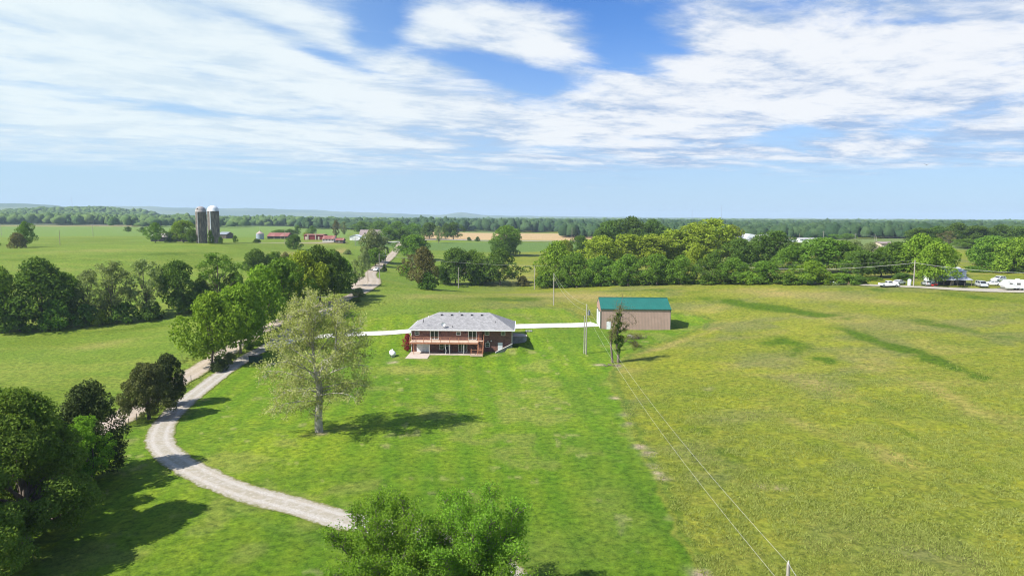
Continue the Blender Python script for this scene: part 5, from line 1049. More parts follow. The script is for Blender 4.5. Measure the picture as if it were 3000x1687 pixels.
# ------------------------------------------------------------------ tall grass of the hay field and verges
def tufts(name, label, n, xr, yr, ok, hgt, seed, c1, c2, wid=.045, nb=4, trans=.25):
    rng = np.random.default_rng(seed); y = yr[0] * (yr[1] / yr[0]) ** rng.random(n); x = xr[0] + (xr[1] - xr[0]) * rng.random(n)
    k = ok(x, y); x, y = x[k], y[k]; n = len(x); cl = fbm(x, y, 2.2, 17, 3); k = cl > .36 + .28 * rng.random(n); x, y = x[k], y[k]; n = len(x)
    z = hfun(x, y); P = np.repeat(np.stack([x, y, z - .02], -1), nb, 0); m_ = len(P); a = rng.uniform(0, 6.28, m_); h = hgt * rng.uniform(.5, 1.3, m_); ln = rng.normal(size=(m_, 2)) * .5
    P[:, :2] += rng.normal(size=(m_, 2)) * .07; dx = np.stack([np.cos(a), np.sin(a), np.zeros(m_)], -1) * wid; T = P + np.stack([ln[:, 0] * h, ln[:, 1] * h, h], -1)
    V = np.stack([P - dx, P + dx, T], 1).reshape(-1, 3); me = mesh_np(name, V, np.arange(3 * m_).reshape(-1, 3), leafmat(name, c1, c2, trans, .15)); tag(link(name, me), label, kind='stuff'); print(name, m_)
rng_t = np.random.default_rng(8); LP_ = np.array(LAWN); DRVp = DRV; CTYp = CTY
tufts('tall_grass', 'long rough grass of the hay field', 240000, (2, 110), (34, 128), lambda x, y: (inpoly_sd(x, y, LAWN) < -.4) & (x > .35 * (y - 60)) & (x < y * .85) & (rng_t.random(len(x)) > sm(85, 128, y)), .22, 5, (.180, .225, .040), (.400, .420, .130), trans=.42)
tufts('verge_grass', 'rough grass on the verges between the two roads', 60000, (-75, -8), (45, 200), lambda x, y: (inpoly_sd(x, y, LAWN) < -.6) & (linedist(x, y, DRVp) > 2.2) & (linedist(x, y, CTYp) > 2.9) & (linedist(x, y, DRVp) < 14) & (linedist(x, y, CTYp) < 16) & (inpoly_sd(x, y, LEFT_VERGE) < -1), .42, 6, (.090, .135, .022), (.250, .280, .080))
# ------------------------------------------------------------------ utility poles and wires
def pole(u, vt, vb, label, arm=0.0, Yf=None, tr=False, m=None, r=.14, name='utility_pole', lean=0.0, h=None, group='utility poles'):
    if Yf is None: p = ground(u, vb)
    else: d = ray(u, vt); t_ = Yf / d[1]; p = np.array([d[0] * t_, Yf, H(d[0] * t_, Yf)])
    hh = h or (ztop(p, u, vt) - p[2])
    t = thing(name, label, 'utility pole', tuple(p), 0, group)
    q = MB(); q.tube([(0, 0, -.5), (lean * .5, 0, hh * .5), (lean, 0, hh)], [r * 1.15, r, r * .8], 10); part('shaft', q, m or mWoodP, t)
    q = MB(); q.cyl((lean, 0, hh), (lean, 0, hh + .18), .05, .04, 8); part('insulator', q, mCap, t)
    if arm:
        q = MB(); q.box(lean - arm, lean + arm, -.16, -.05, hh - .6, hh - .48); part('crossarm', q, m or mWoodP, t)
        for x in (-arm * .9, arm * .9): q = MB(); q.cyl((lean + x, -.1, hh - .48), (lean + x, -.1, hh - .3), .05, .04, 8); part('insulator', q, mCap, t)
    if tr:
        q = MB(); q.cyl((.48, -.1, hh - 2.2), (.48, -.1, hh - 1.35), .27, .27, 14); q.cyl((.48, -.1, hh - 1.35), (.48, -.1, hh - 1.28), .29, .29, 14); q.cyl((.38, -.15, hh - 1.28), (.38, -.15, hh - 1.0), .05); q.cyl((.58, -.1, hh - 1.28), (.58, -.1, hh - 1.0), .05); q.box(.0, .25, -.1, .0, hh - 1.9, hh - 1.7); part('transformer', q, mat('transformer_grey', (.16, .17, .18), .5), t)
    return (p[0] + lean, p[1], p[2] + hh), t
A0, _ = pole(2310, 1650, 1700, 'grey utility pole top rising at the bottom right edge', Yf=39.0, r=.12)
A1, _ = pole(1717, 893, 1037, 'tall wooden pole with grey transformer near the barn lane', tr=True)
A1b, _ = pole(1711, 927, 1036, 'shorter pale pole standing against the transformer pole', r=.10)
A2, _ = pole(1622, 801, 895, 'lone tall utility pole in the grass left of the barn')
A3, _ = pole(1566, 780, 848, 'pale utility pole at the field edge before the bright green tree')
A4, _ = pole(1642, 777, 841, 'leaning thin utility pole in front of the bright woodland end tree', lean=-.5)
A5, _ = pole(2115, 769, 829, 'utility pole before the middle of the woodland')
A6, _ = pole(2676, 763, 840, 'tall utility pole right of the white pickup', r=.16)
A7, _ = pole(1343, 784, 831, 'thin utility pole before the central oak clump', Yf=290)
B = {}
for (u, vt, vb, Yf, l, arm) in [(1112, 743, 819, None, 'utility pole on the right verge of the county road bend', 0), (1129, 730, 772, 350, 'utility pole behind the car on the county road', 0), (1160, 722, 752, None, 'thin utility pole high on the county road right verge', 0), (1078, 793, 825, None, 'short dark pole at the gravel patch by the road bend', 0),
                                (835, 670, 718, None, 'dark pole before the faded red open shed', 0), (1041, 682, 720, None, 'pole in front of the white garage', 0), (994, 650, 694, None, 'pale pole beside the half-bare trees', 0), (925, 680, 703, None, 'pole against the red barn front', 0),
                                (176, 675, 718, None, 'dark pole in the upper left pasture', 0), (273, 658, 693, None, 'pale pole at the edge of the bright green crop', 0), (4, 655, 690, None, 'pole at the far left edge by the crop', 0), (1676, 667, 697, 700, 'pole standing before the right part of the tan field', 0), (1450, 666, 690, 720, 'pole behind the tall lone tree', 0),
                                (2160, 672, 700, 560, 'pole with crossarm left of the small white bungalow', 1.1), (2413, 677, 702, 520, 'pole with crossarm at the right end of the mobile home', 1.1), (2506, 685, 711, 480, 'pole with crossarm beyond the wide layered tree', 1.1), (2564, 686, 706, 560, 'distant thin pole left of the far grove', 0), (2568, 694, 714, 480, 'short pale pole left of the far grove', 0), (2342, 685, 706, 540, 'thin dark pole left of the mobile home', 0)]:
    B[u], _ = pole(u, vt, vb, l, arm, Yf=Yf, m=mWood if u in (835, 176, 1078, 2342) else None, h=None)
mWire = mat('wire', (.34, .33, .31), .5, .05)
mWireL = mat('wire_pale', (.62, .60, .56), .5, .05)
def wire(p, q, sag, r, label, m=mWireL, group='overhead lines'):
    p = np.array(p, float); q = np.array(q, float); n = 28; pts = []
    for i in range(n + 1): s = i / n; c = p + (q - p) * s; c[2] -= sag * 4 * s * (1 - s); pts.append(tuple(c))
    mb = MB(); mb.tube(pts, r, 4); o = link('power_line', mb.mesh('power_line', m)); return tag(o, label, 'power line', group)
E6 = ray(3030, 800); E6 = CAM + E6 * (190 / E6[1])
W0 = (B[1112][0], B[1112][1], B[1112][2] - .6)
wire(W0, (A4[0], A4[1], A4[2] - .4), 1.0, .038, 'thick overhead line from the county road to the leaning pole')
wire((A4[0], A4[1], A4[2] - .4), (A5[0], A5[1], A5[2] - .9), 1.5, .038, 'thick overhead line sagging across the bright woodland')
wire((A5[0], A5[1], A5[2] - .9), (A6[0], A6[1], A6[2] - .7), 1.7, .038, 'thick overhead line sagging before the dark woodland')
wire((A6[0], A6[1], A6[2] - .7), E6, .6, .038, 'thick overhead line running off the right edge')
wire(B[1112], A4, .6, .015, 'thin upper line from the county road to the leaning pole', mWire)
wire(A4, A5, .9, .015, 'thin upper line across the bright woodland', mWire); wire(A5, A6, 1.0, .015, 'thin upper line before the dark woodland', mWire)
wire(A1, A2, 1.6, .010, 'thin line from the transformer pole to the lone pole'); wire((A1[0] + .1, A1[1], A1[2] - 1.3), (A2[0], A2[1], A2[2] - 1.2), 1.8, .010, 'lower thin line from the transformer pole to the lone pole')
wire(A0, A1, 1.9, .0075, 'right one of two lines crossing the hay field foreground'); wire((A0[0] - .5, A0[1] - .6, A0[2] - 1.1), (A1[0] - .1, A1[1], A1[2] - 1.6), 1.9, .0075, 'left one of two lines crossing the hay field foreground')
wire(A2, A4, .8, .010, 'thin line from the lone pole towards the woodland', mWire)
e_ = ray(2390, 1760); e_ = CAM + e_ * (30 / e_[1]); wire(A0, e_, .1, .013, 'line leaving the bottom right pole towards the viewer')
wire(B[1112], B[1129], 1.2, .02, 'line over the car on the county road', mWire); wire(B[1129], B[1160], 1.0, .02, 'line above the far county road verge', mWire)
wire(B[2506], B[2564], 1.0, .03, 'short line between the crossarm pole and far grove pole', mWire)
e_ = ray(2700, 694); e_ = CAM + e_ * (470 / e_[1]); wire(B[2506], e_, 1.2, .03, 'line from the crossarm pole into the far grove', mWire)
e_ = ray(450, 664); e_ = CAM + e_ * (520 / e_[1]); wire(B[4], B[273], 1.2, .03, 'far line across the bright green crop', mWire); wire(B[273], e_, 1.0, .03, 'far line from the crop pole towards the silos', mWire)
# radio masts on the skyline
for (u, vt, Yf, l) in [(2115, 600, 5200, 'tall thin radio mast on the right skyline'), (2028, 616, 5600, 'shorter faint radio mast left of the tall one'), (210, 578, 6000, 'faint radio mast on the left hills')]:
    d = ray(u, vt); t_ = Yf / d[1]; x = d[0] * t_; z0 = H(x, Yf); z1 = 30 + d[2] * t_; h_ = z1 - z0; t = thing('radio_mast', l, 'radio mast', (x, Yf, z0)); q = MB()
    w_ = .9
    for k in range(3): a = k * 2.094; q.cyl((w_ * math.cos(a), w_ * math.sin(a), -5), (w_ * math.cos(a), w_ * math.sin(a), h_), .35, .35, 4)
    for k in range(int(h_ / 6)):
        for kk in range(3): a, b = kk * 2.094, (kk + 1) * 2.094; q.cyl((w_ * math.cos(a), w_ * math.sin(a), k * 6), (w_ * math.cos(b), w_ * math.sin(b), k * 6 + 6), .2, .2, 4)
    part('lattice', q, mat('mast_grey', (.25, .24, .26), .7), t)

# ------------------------------------------------------------------ vehicles
def carpaint(name, c): return mat(name, c, .25, .02, 1, spec=.5)
PW = carpaint('white_car_paint', (.78, .79, .80)); PS = carpaint('silver_car_paint', (.42, .44, .46)); PG = carpaint('grey_car_paint', (.20, .21, .23)); PR_ = carpaint('red_car_paint', (.40, .03, .03))
mLamp = mat('lamp_glass', (.7, .7, .65), .1); mTail = mat('tail_lamp', (.35, .01, .01), .2)
def wheels(t, xs, y, r, wd=.22):
    for x in xs:
        for s in (-1, 1):
            q = MB(); q.cyl((x, s * y - wd / 2, r), (x, s * y + wd / 2, r), r, r, 18); w_ = part('wheel', MB().cyl((x, s * (y + .01) - wd / 2, r), (x, s * (y + .01) + wd / 2, r), r * .58, r * .58, 12), mMetal, t); part('tyre', q, mRubber, w_)
def vehicle(name, label, cat, p, rz, paint, kind='sedan', group=None):
    t = thing(name, label, cat, tuple(p), rz, group)
    P = {'sedan': ([(-2.3, .35), (-2.3, .85), (-2.15, .98), (-1.5, 1.0), (.95, 1.0), (1.9, .9), (2.3, .72), (2.35, .4), (2.2, .28), (-2.2, .28)], [(-1.75, .99), (-1.05, 1.42), (.25, 1.45), (1.1, .99)], 1.75),
         'suv': ([(-2.35, .4), (-2.38, 1.0), (-2.3, 1.12), (1.0, 1.12), (2.1, 1.0), (2.38, .8), (2.4, .45), (2.2, .32), (-2.2, .32)], [(-2.3, 1.11), (-2.05, 1.72), (.2, 1.75), (1.05, 1.11)], 1.85),
         'van': ([(-2.5, .35), (-2.5, 1.05), (1.4, 1.05), (2.3, .88), (2.5, .7), (2.5, .4), (2.3, .28), (-2.3, .28)], [(-2.48, 1.04), (-2.35, 1.74), (.7, 1.76), (1.65, 1.04)], 1.9),
         'pickup': ([(-2.75, .5), (-2.75, 1.12), (-.75, 1.12), (1.2, 1.14), (2.5, 1.05), (2.72, .9), (2.75, .5), (2.5, .4), (-2.5, .4)], [(-.75, 1.13), (-.62, 1.78), (.55, 1.82), (1.25, 1.13)], 1.9)}[kind]
    body, cab, wd = P
    q = MB(); q.prism(body, -wd / 2, wd / 2); b = part('body', q, paint, t)
    bv = b.modifiers.new('b', 'BEVEL'); bv.width = .07; bv.segments = 2; bv.limit_method = 'ANGLE'
    # cabin narrower at the roof
    q = MB(); n = len(cab); yb, yt = wd / 2 - .04, wd / 2 - .2; zs = [c[1] for c in cab]; zm, zM = min(zs), max(zs)
    yy = [yb + (yt - yb) * (z - zm) / (zM - zm) for z in zs]
    q.add([(c[0], -y, c[1]) for c, y in zip(cab, yy)] + [(c[0], y, c[1]) for c, y in zip(cab, yy)], [tuple(range(n)), tuple(range(n, 2 * n))[::-1]] + [(i, n + i, n + (i + 1) % n, (i + 1) % n) for i in range(n)]); cb = part('cabin', q, paint, t)
    a, b1, c1, d = [np.array(x) for x in cab]
    def lerp(p, q, s): return p + (q - p) * s
    sw = []
    for s in (-1, 1):
        spans = [(0.06, .47), (.53, .95)] if kind != 'pickup' else [(.12, .92)]
        for (s0, s1) in spans:
            lo0, lo1 = lerp(a, d, s0), lerp(a, d, s1); hi0, hi1 = lerp(b1, c1, s0), lerp(b1, c1, s1); f0, f1 = .14, .86
            pts = [lerp(lo0, hi0, f0), lerp(lo1, hi1, f0), lerp(lo1, hi1, f1), lerp(lo0, hi0, f1)]
            q = MB(); q.add([(x[0], s * (yb + (yt - yb) * f + .012), x[1]) for x, f in zip(pts, (f0, f0, f1, f1))], [(0, 1, 2, 3)]); part('side_window', q, mGlass, t)
    for (lo, hi, nm, sx) in ((d, c1, 'windscreen', .015), (a, b1, 'rear_window', -.015)):
        p0, p1 = lerp(lo, hi, .12), lerp(lo, hi, .88); y0, y1 = yb + (yt - yb) * .12 - .08, yb + (yt - yb) * .88 - .08; q = MB(); q.add([(p0[0] + sx, -y0, p0[1] + .01), (p0[0] + sx, y0, p0[1] + .01), (p1[0] + sx, y1, p1[1] + .01), (p1[0] + sx, -y1, p1[1] + .01)], [(0, 1, 2, 3)]); part(nm, q, mGlass, t)
    xe = body[6][0] if kind != 'van' else 2.5; xe = max(c[0] for c in body); xr = min(c[0] for c in body)
    for s in (-1, 1):
        q = MB(); q.box(xe - .12, xe + .01, s * (wd / 2 - .35) - .16, s * (wd / 2 - .35) + .16, .62, .78); part('headlight', q, mLamp, t)
        q = MB(); q.box(xr - .01, xr + .1, s * (wd / 2 - .2) - .12, s * (wd / 2 - .2) + .12, .7, .95); part('tail_light', q, mTail, t)
    q = MB(); q.box(xe - .05, xe + .06, -wd / 2 + .05, wd / 2 - .05, .34, .55); part('bumper', q, mDarkM if kind in ('pickup', 'suv') else paint, t)
    if kind == 'pickup': q = MB(); q.box(-2.66, -.85, -.78, .78, 1.122, 1.13); part('bed', q, mDarkM, t)
    wheels(t, (xr + .95, xe - .88), wd / 2 - .1, .34 if kind == 'sedan' else .38)
    return t
def onroad(u, v, rz): p = ground(u, v); p[2] += .12; return p
vehicle('pickup_truck', 'white pickup truck parked facing right on the yard track', 'pickup', onroad(2603, 841, 0), R(-4), PW, 'pickup')
vehicle('suv', 'white car with dark windscreen driving down the county road', 'car', onroad(1104, 795, 0), R(258), PW, 'suv')
vehicle('sedan', 'white car parked side-on between grey van and trailer', 'car', onroad(2906, 837, 0), R(170), PW, 'sedan')
vehicle('suv', 'white van-like car half hidden behind the side-on white car', 'car', onroad(2925, 826, 0), R(200), PW, 'suv')
vehicle('minivan', 'grey minivan facing the viewer beside the farmhouse porch', 'minivan', onroad(2875, 841, 0), R(255), PS, 'van')
vehicle('sedan', 'silver car in the shade under the broad leafy yard tree', 'car', onroad(2715, 837, 0), R(80), PS, 'sedan')
vehicle('sedan', 'white car nose showing just behind the pickup hood', 'car', onroad(2634, 834, 0), R(30), PW, 'sedan')
vehicle('sedan', 'grey junk car at the end of the scrap heap', 'car', ground(2383, 833), R(8), PG, 'sedan')
# travel trailer
p = onroad(2985, 851, 0); t = thing('travel_trailer', 'long white travel trailer with sloping nose at the right edge', 'trailer', tuple(p), R(176))
L = 4.6; q = MB(); q.prism([(-L, .6), (-L - .05, 2.6), (-L + .3, 2.95), (L - 2.0, 3.0), (L - .7, 2.75), (L + .1, 2.0), (L + .2, 1.3), (L - .3, .62)], -1.2, 1.2); b = part('body', q, PW, t); bv = b.modifiers.new('b', 'BEVEL'); bv.width = .08; bv.segments = 2
for s in (-1, 1):
    for (x0, x1, z0, z1) in ((2.6, 3.5, 1.75, 2.15), (.4, 1.5, 1.6, 2.2), (-2.6, -1.4, 1.6, 2.2)): add_window(t, x0, x1, z0, z1, s * 1.2, mCap, .05, out=s)
q = MB(); q.box(.2, .9, -.4, .4, 3.0, 3.25); part('roof_unit', q, mWhite, t); q = MB(); q.tube([(L - .2, 0, .62), (L + 1.4, 0, .5)], .07); q.tube([(L - .3, .7, .62), (L + 1.2, 0, .5)], .05); q.tube([(L - .3, -.7, .62), (L + 1.2, 0, .5)], .05); part('hitch', q, mDarkM, t); wheels(t, (-.5, .45), 1.05, .36)
# small pieces in the yard
p = ground(2664, 836); q = MB(); q.lathe([(.5, 0), (.52, 1.7), (.4, 1.9), (.01, 1.95)], 14); tagpart('storage_tank', q, mBlueG, 'pale upright tank beside the right utility pole', 'tank', tuple(p))
p = ground(2728, 829); t = thing('box_trailer', 'white box trailer in the shade behind the silver car', 'trailer', tuple(p), R(10)); q = MB(); q.box(-1.6, 1.6, -1, 1, .5, 2.7); part('body', q, PW, t); wheels(t, (0,), 1.0, .34)
p = ground(2737, 840); t = thing('garden_tractor', 'small red garden tractor in the tree shade', 'tractor', tuple(p), R(20)); q = MB(); q.box(-.2, 1.0, -.4, .4, .4, .9); q.box(-.8, -.2, -.45, .45, .35, .75); part('body', q, PR_, t); q = MB(); q.box(-.7, -.25, -.25, .25, .76, .86); q.box(-.8, -.7, -.25, .25, .8, 1.25); part('seat', q, mBlack, t); wheels(t, (-.5, .75), .5, .28); q = MB(); q.tube([(.1, 0, .9), (-.05, 0, 1.15)], .03); q.cyl((-.05, 0, 1.15), (-.08, 0, 1.18), .17, .17, 12); part('steering_wheel', q, mBlack, t)
p = ground(2950, 820); p = Zat(2900, 818, 246); p[2] = H(p[0], p[1]); t, *_ = gable('yellow_shed', 'long bright yellow structure behind the parked cars', 'shed', 2878, 2930, 826, 820, 818, 3, mYellow, mYellow, over=.1, Yf=246); 
t, *_ = gable('yellow_tent', 'small yellow shelter under the trees left of the tank', 'shelter', 2648, 2660, 822, 817, 815, 3, mYellow, mYellow, over=.1, Yf=242)
# scrap heap pieces and field items
rg = random.Random(4)
for (u, v, l, mm) in [(2412, 832, 'heap of weathered boards right of the grey junk car', mOldW), (2438, 833, 'grey scrap pile in the middle of the junk row', mMetal), (2453, 834, 'white panel lying in the junk row', mWhite), (2478, 833, 'brown scrap heap at the right end of the junk row', mat('rust', (.16, .08, .06), .9)), (2508, 833, 'rusty dark heap beside the yard track end', mat('rust2', (.11, .06, .055), .9))]:
    p = ground(u, v); q = MB()
    for k in range(9):
        x, y = rg.uniform(-1.6, 1.6), rg.uniform(-.7, .7); a = rg.uniform(0, 3.1); c, s = math.cos(a), math.sin(a); L = rg.uniform(.5, 1.3); z = rg.uniform(.0, .7)
        q.tube([(x - c * L, y - s * L, z * .3), (x, y, z + .25), (x + c * L, y + s * L, rg.uniform(0, .5))], [.14, .2, .12], 4)
    tagpart('scrap_heap', q, mm, l, 'scrap heap', tuple(p), group='scrap along the field edge')
p = ground(1994, 831); t = thing('hay_bale', 'pale wrapped round hay bale at the woodland edge', 'hay bale', (p[0], p[1], p[2]), R(15)); q = MB(); q.cyl((-.75, 0, .76), (.75, 0, .76), .78, .78, 22); b = part('bale', q, mat('bale_wrap', (.66, .58, .50), .7), t); q = MB()
for x in (-.45, -.15, .15, .45): q.lathe([(.785, 0), (.80, .03), (.785, .06)], 22)
# dumpster
p = ground(749, 1062); t = thing('dumpster', 'dark green dumpster beside the driveway', 'dumpster', (p[0], p[1], p[2] + .03), R(-8)); mDG = mat('dumpster_green', (.018, .055, .045), .5, .1)
q = MB(); q.prism([(-.75, .15), (.75, .15), (.95, 1.25), (-.85, 1.45)], -1.1, 1.1, axis='x'); part('body', q, mDG, t); q = MB(); q.add([(-1.14, -.9, 1.47), (1.14, -.9, 1.47), (1.14, 1.0, 1.27), (-1.14, 1.0, 1.27), (-1.14, -.9, 1.53), (1.14, -.9, 1.53), (1.14, 1.0, 1.33), (-1.14, 1.0, 1.33)], [(3, 2, 1, 0), (4, 5, 6, 7), (0, 1, 5, 4), (1, 2, 6, 5), (2, 3, 7, 6), (3, 0, 4, 7)]); part('lid', q, mBlack, t)
for s in (-1, 1): q = MB(); q.box(s * 1.16 - .05, s * 1.16 + .05, -.5, .5, .8, 1.0); part('side_pocket', q, mDG, t)
for (x, y) in ((-.9, -.6), (.9, -.6), (-.9, .6), (.9, .6)): q = MB(); q.cyl((x - .04, y, .08), (x + .04, y, .08), .09, .09, 10); part('wheel', q, mRubber, t)
# fence along the county road, brush pile, ring of stones, bird
fpts = catmull([ground(u, v)[:2] for (u, v) in [(330, 1290), (362, 1268), (378, 1250), (430, 1215), (500, 1165), (560, 1118)]], 3.2); t = thing('wire_fence', 'thin wire fence with steel posts between the roads', 'fence', (fpts[0][0], fpts[0][1], H(*fpts[0]))); o0 = np.array([fpts[0][0], fpts[0][1], H(*fpts[0])]); tops = []
for x, y in fpts: b = np.array([x, y, H(x, y)]) - o0; q = MB(); q.box(b[0] - .035, b[0] + .035, b[1] - .035, b[1] + .035, b[2] - .3, b[2] + 1.3); part('post', q, mDarkM, t); tops.append(b)
for hz_ in (.45, .85, 1.2): q = MB(); q.tube([tuple(b + [0, 0, hz_]) for b in tops], .008, 3); part('wire', q, mWire, t)
fpts = catmull([ground(u, v)[:2] for (u, v) in [(140, 1290), (240, 1235), (325, 1190), (450, 1110), (560, 1040)]], 5); b0 = np.array([fpts[0][0], fpts[0][1], H(*fpts[0])]); t = thing('wire_fence', 'wire fence on the pasture side of the county road', 'fence', tuple(b0)); tops = []
for x, y in fpts: b = np.array([x, y, H(x, y)]) - b0; q = MB(); q.box(b[0] - .035, b[0] + .035, b[1] - .035, b[1] + .035, b[2] - .3, b[2] + 1.25); part('post', q, mDarkM, t); tops.append(b)
for hz_ in (.45, .85, 1.2): q = MB(); q.tube([tuple(b + [0, 0, hz_]) for b in tops], .008, 3); part('wire', q, mWire, t)
p = ground(1862, 992); t = thing('brush_pile', 'pile of cut brush on the lawn in front of the barn', 'brush pile', tuple(p)); q = MB(); tp = []
for k in range(46): x, y = rg.gauss(0, .9), rg.gauss(0, .4); a = rg.uniform(0, 6.28); e = (x + math.cos(a) * 1.0, y + math.sin(a) * .6, rg.uniform(.2, 1.1)); q.tube([(x, y, 0), ((x + e[0]) / 2, (y + e[1]) / 2, .5), e], [.05, .04, .015], 4); tp.append(e)
part('branches', q, mBark, t); T = np.repeat(np.array(tp), 16, 0) + rng.normal(size=(len(tp) * 16, 3)) * .22; V, F = leafquads(T, np.zeros_like(T), .09, rng); link('dry_leaves', mesh_np('dry_leaves', V, F, LM['brown']), t)
p = ground(1847, 987); q = MB(); q.prism([(-.7, 0), (.6, .05), (.75, .3), (.2, .5), (-.6, .42)], -.35, .35); tagpart('stone_slab', q, mCap, 'pale stone slab lying left of the brush pile', 'stone', tuple(p))
p = ground(1549, 971); t = thing('fire_ring', 'low ring of stones right of the house by the lane', 'fire ring', tuple(p)); q = MB()
for k in range(11): a = k * .571; q.lathe([(.01, -.05), (.18, 0), (.2, .15), (.1, .26), (.01, .28)], 7, c=(.75 * math.cos(a), .75 * math.sin(a)))
part('stones', q, mWallC, t)
p = ground(1790, 1071); t = thing('stump_litter', 'broken wood and roots at the foot of the ivy-clad tree', 'wood debris', tuple(p)); q = MB()
for k in range(16): x, y = rg.uniform(-1.5, 2.2), rg.uniform(-.6, .4); a = rg.uniform(0, 3.1); q.tube([(x, y, .02), (x + math.cos(a) * .7, y + math.sin(a) * .5, .22)], [.09, .05], 5)
part('branches', q, mBark, t)
d = ray(2715, 484); b = CAM + d * 120; t = thing('bird', 'small dark bird flying in the right sky', 'bird', tuple(b), R(40)); t.scale = (.62,) * 3; q = MB(); q.lathe([(.01, -.28), (.05, -.2), (.08, 0), (.05, .16), (.01, .24)], 8); bb = link('body', q.mesh('body', mBlack), t); bb.rotation_euler = (0, R(90), 0)
for s in (-1, 1): q = MB(); q.add([(-.08, 0, .02), (.10, 0, .02), (.04, s * .35, .22), (-.10, s * .6, .30), (-.10, s * .3, .16), (-.08, 0, -.0), (.10, 0, 0), (.04, s * .35, .20), (-.10, s * .6, .29), (-.10, s * .3, .14)], [(0, 1, 2, 3, 4), (9, 8, 7, 6, 5)] + [(i, (i + 1) % 5, 5 + (i + 1) % 5, 5 + i) for i in range(5)]); part('wing', q, mBlack, t)

# ------------------------------------------------------------------ far woods: countless crowns, one object per wood
def icos():
    import bmesh
    bm = bmesh.new(); bmesh.ops.create_icosphere(bm, subdivisions=2, radius=1); V = np.array([v.co[:] for v in bm.verts]); F = np.array([[v.index for v in f.verts] for f in bm.faces]); bm.free(); k = V[:, 2] > -.55
    mp = -np.ones(len(V), int); mp[k] = np.arange(k.sum()); F = F[k[F].all(1)]; return V[k], mp[F]
IV, IF = icos()
def woodmat(name, c1, c2):
    m, g = newmat(name); tc = g.n('ShaderNodeTexCoord'); geo = g.n('ShaderNodeNewGeometry')
    f = g.m('ADD', g.m('MULTIPLY', geo.outputs['Random Per Island'], .6), g.m('MULTIPLY', g.noise(tc.outputs['Object'], .12, 5, .7), .6)); f = g.m('SUBTRACT', f, .2, clamp=True)
    c = g.mix(f, tuple(c1) + (1,), tuple(c2) + (1,)); b = g.n('ShaderNodeBump', {'Height': g.noise(tc.outputs['Object'], .45, 5, .75), 'Strength': 1.0, 'Distance': 2.2})
    p = g.n('ShaderNodeBsdfPrincipled', {'Base Color': c, 'Roughness': 1.0, 'Specular IOR Level': .05, 'Normal': b}); g.n('ShaderNodeOutputMaterial', {'Surface': p}); return m
mWood1 = woodmat('far_foliage', (.055, .110, .030), (.150, .215, .060)); mWood2 = woodmat('far_foliage_dark', (.030, .066, .030), (.080, .130, .046))
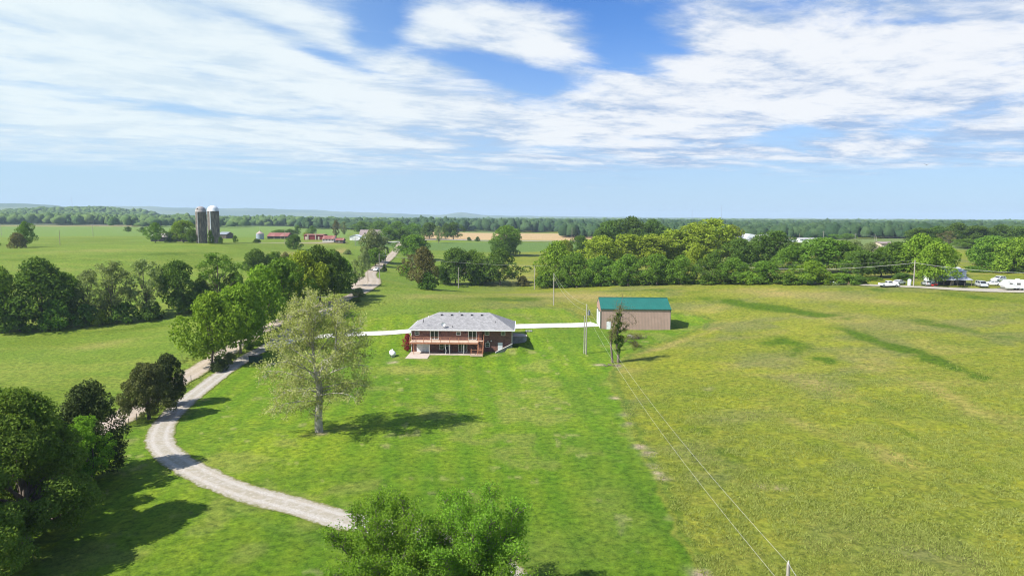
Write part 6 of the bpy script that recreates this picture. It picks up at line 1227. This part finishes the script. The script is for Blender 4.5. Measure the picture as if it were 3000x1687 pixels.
def wood(name, label, m, bands, seed):
    rng = np.random.default_rng(seed); Vs = []; Fs = []; nb = 0
    for (u0, u1, r0, r1, sp, hh, rad, fill) in bands:
        a0, a1 = azof(u0), azof(u1); A_ = (a1 - a0) / 2 * (r1 * r1 - r0 * r0); n = int(A_ / (sp * sp) * fill)
        a = rng.uniform(a0, a1, n); r = np.sqrt(rng.uniform(r0 * r0, r1 * r1, n)) ; nf = max(3, int(abs(a1 - a0) * r0 / sp)); a = np.append(a, np.linspace(a0, a1, nf)); r = np.append(r, r0 * (1 + rng.normal(size=nf) * .006)); n = len(a)
        x, y = r * np.sin(a), r * np.cos(a); z = hfun(x, y)
        s = rad * rng.uniform(.5, 1.5, n); H_ = hh * .86 * rng.uniform(.55, 1.3, n) * (.8 + .5 * fbm(x, y, 90, 33, 2))
        D = 1 + .13 * rng.normal(size=(n, len(IV), 1)); ang = rng.uniform(0, 6.28, n); c, s_ = np.cos(ang), np.sin(ang)
        V = IV[None] * D; V = np.stack([(V[..., 0] * c[:, None] - V[..., 1] * s_[:, None]) * s[:, None], (V[..., 0] * s_[:, None] + V[..., 1] * c[:, None]) * s[:, None], V[..., 2] * H_[:, None] * .55], -1) + np.stack([x, y, z + H_ * .48], -1)[:, None]
        Vs.append(V.reshape(-1, 3)); Fs.append((IF[None] + (np.arange(n) * len(IV))[:, None, None]).reshape(-1, 3) + nb); nb += n * len(IV)
    V = np.concatenate(Vs); F = np.concatenate(Fs); me = mesh_np(name, V, F, m, smooth=True); tag(link(name, me), label, kind='stuff'); return len(F)
NF = 0
NF += wood('far_woods', 'mixed green woods beyond the left crop fields', mWood1, [(-700, 180, 1480, 1650, 13, 17, 7.5, .9), (180, 560, 1400, 1600, 13, 15, 7.5, .9), (-700, 620, 1650, 2300, 17, 17, 9.5, .9), (340, 500, 1180, 1230, 14, 14, 8, .7), (640, 1000, 1350, 1700, 13, 15, 7.5, .9), (560, 720, 1100, 1180, 14, 13, 8, .5), (640, 1300, 1700, 2600, 17, 17, 9.5, .9)], 1)
NF += wood('far_woods', 'dark woods beyond the tan field', mWood2, [(880, 1330, 1060, 1350, 12, 15, 7, .9), (1220, 2080, 1080, 1500, 12, 16, 7, .9), (1300, 2100, 1500, 2600, 17, 17, 9.5, .85)], 2)
NF += wood('far_woods', 'dark blue-green woods filling the right distance', mWood2, [(1650, 2700, 760, 1100, 9.5, 13, 5.6, .9), (1700, 3500, 1100, 1600, 11.5, 14, 6.8, .9), (2650, 3500, 700, 1050, 12, 12, 7, .55), (1900, 3500, 1600, 2600, 18, 17, 10, .9)], 3)
NF += wood('hill_woods', 'woods covering the left hill and the far plain', mWood1, [(-700, 620, 2300, 3300, 15, 11, 8.5, 1.0), (400, 1500, 2600, 4200, 27, 17, 15, .8), (1400, 3500, 2600, 4600, 27, 19, 15, .7)], 4)
# scattered far trees that stand clear of the woods
print('far faces', NF, 'trees', NT[0])

# ------------------------------------------------------------------ air
q = MB(); q.box(-14500, 14500, -14500, 14500, -60, 165); hzo = link('haze', q.mesh('haze', mWhite)); hzo.data.materials.clear()
m = bpy.data.materials.new('haze'); m.use_nodes = True; m.node_tree.nodes.clear(); g = G(m.node_tree)
v = g.n('ShaderNodeVolumePrincipled', {'Color': (.62, .80, 1.0, 1), 'Density': 1.05e-4, 'Anisotropy': 0.0}); g.n('ShaderNodeOutputMaterial', {'Volume': v}); hzo.data.materials.append(m)
m.cycles.homogeneous_volume = True
tag(hzo, 'thin blue haze over the far land', kind='stuff')
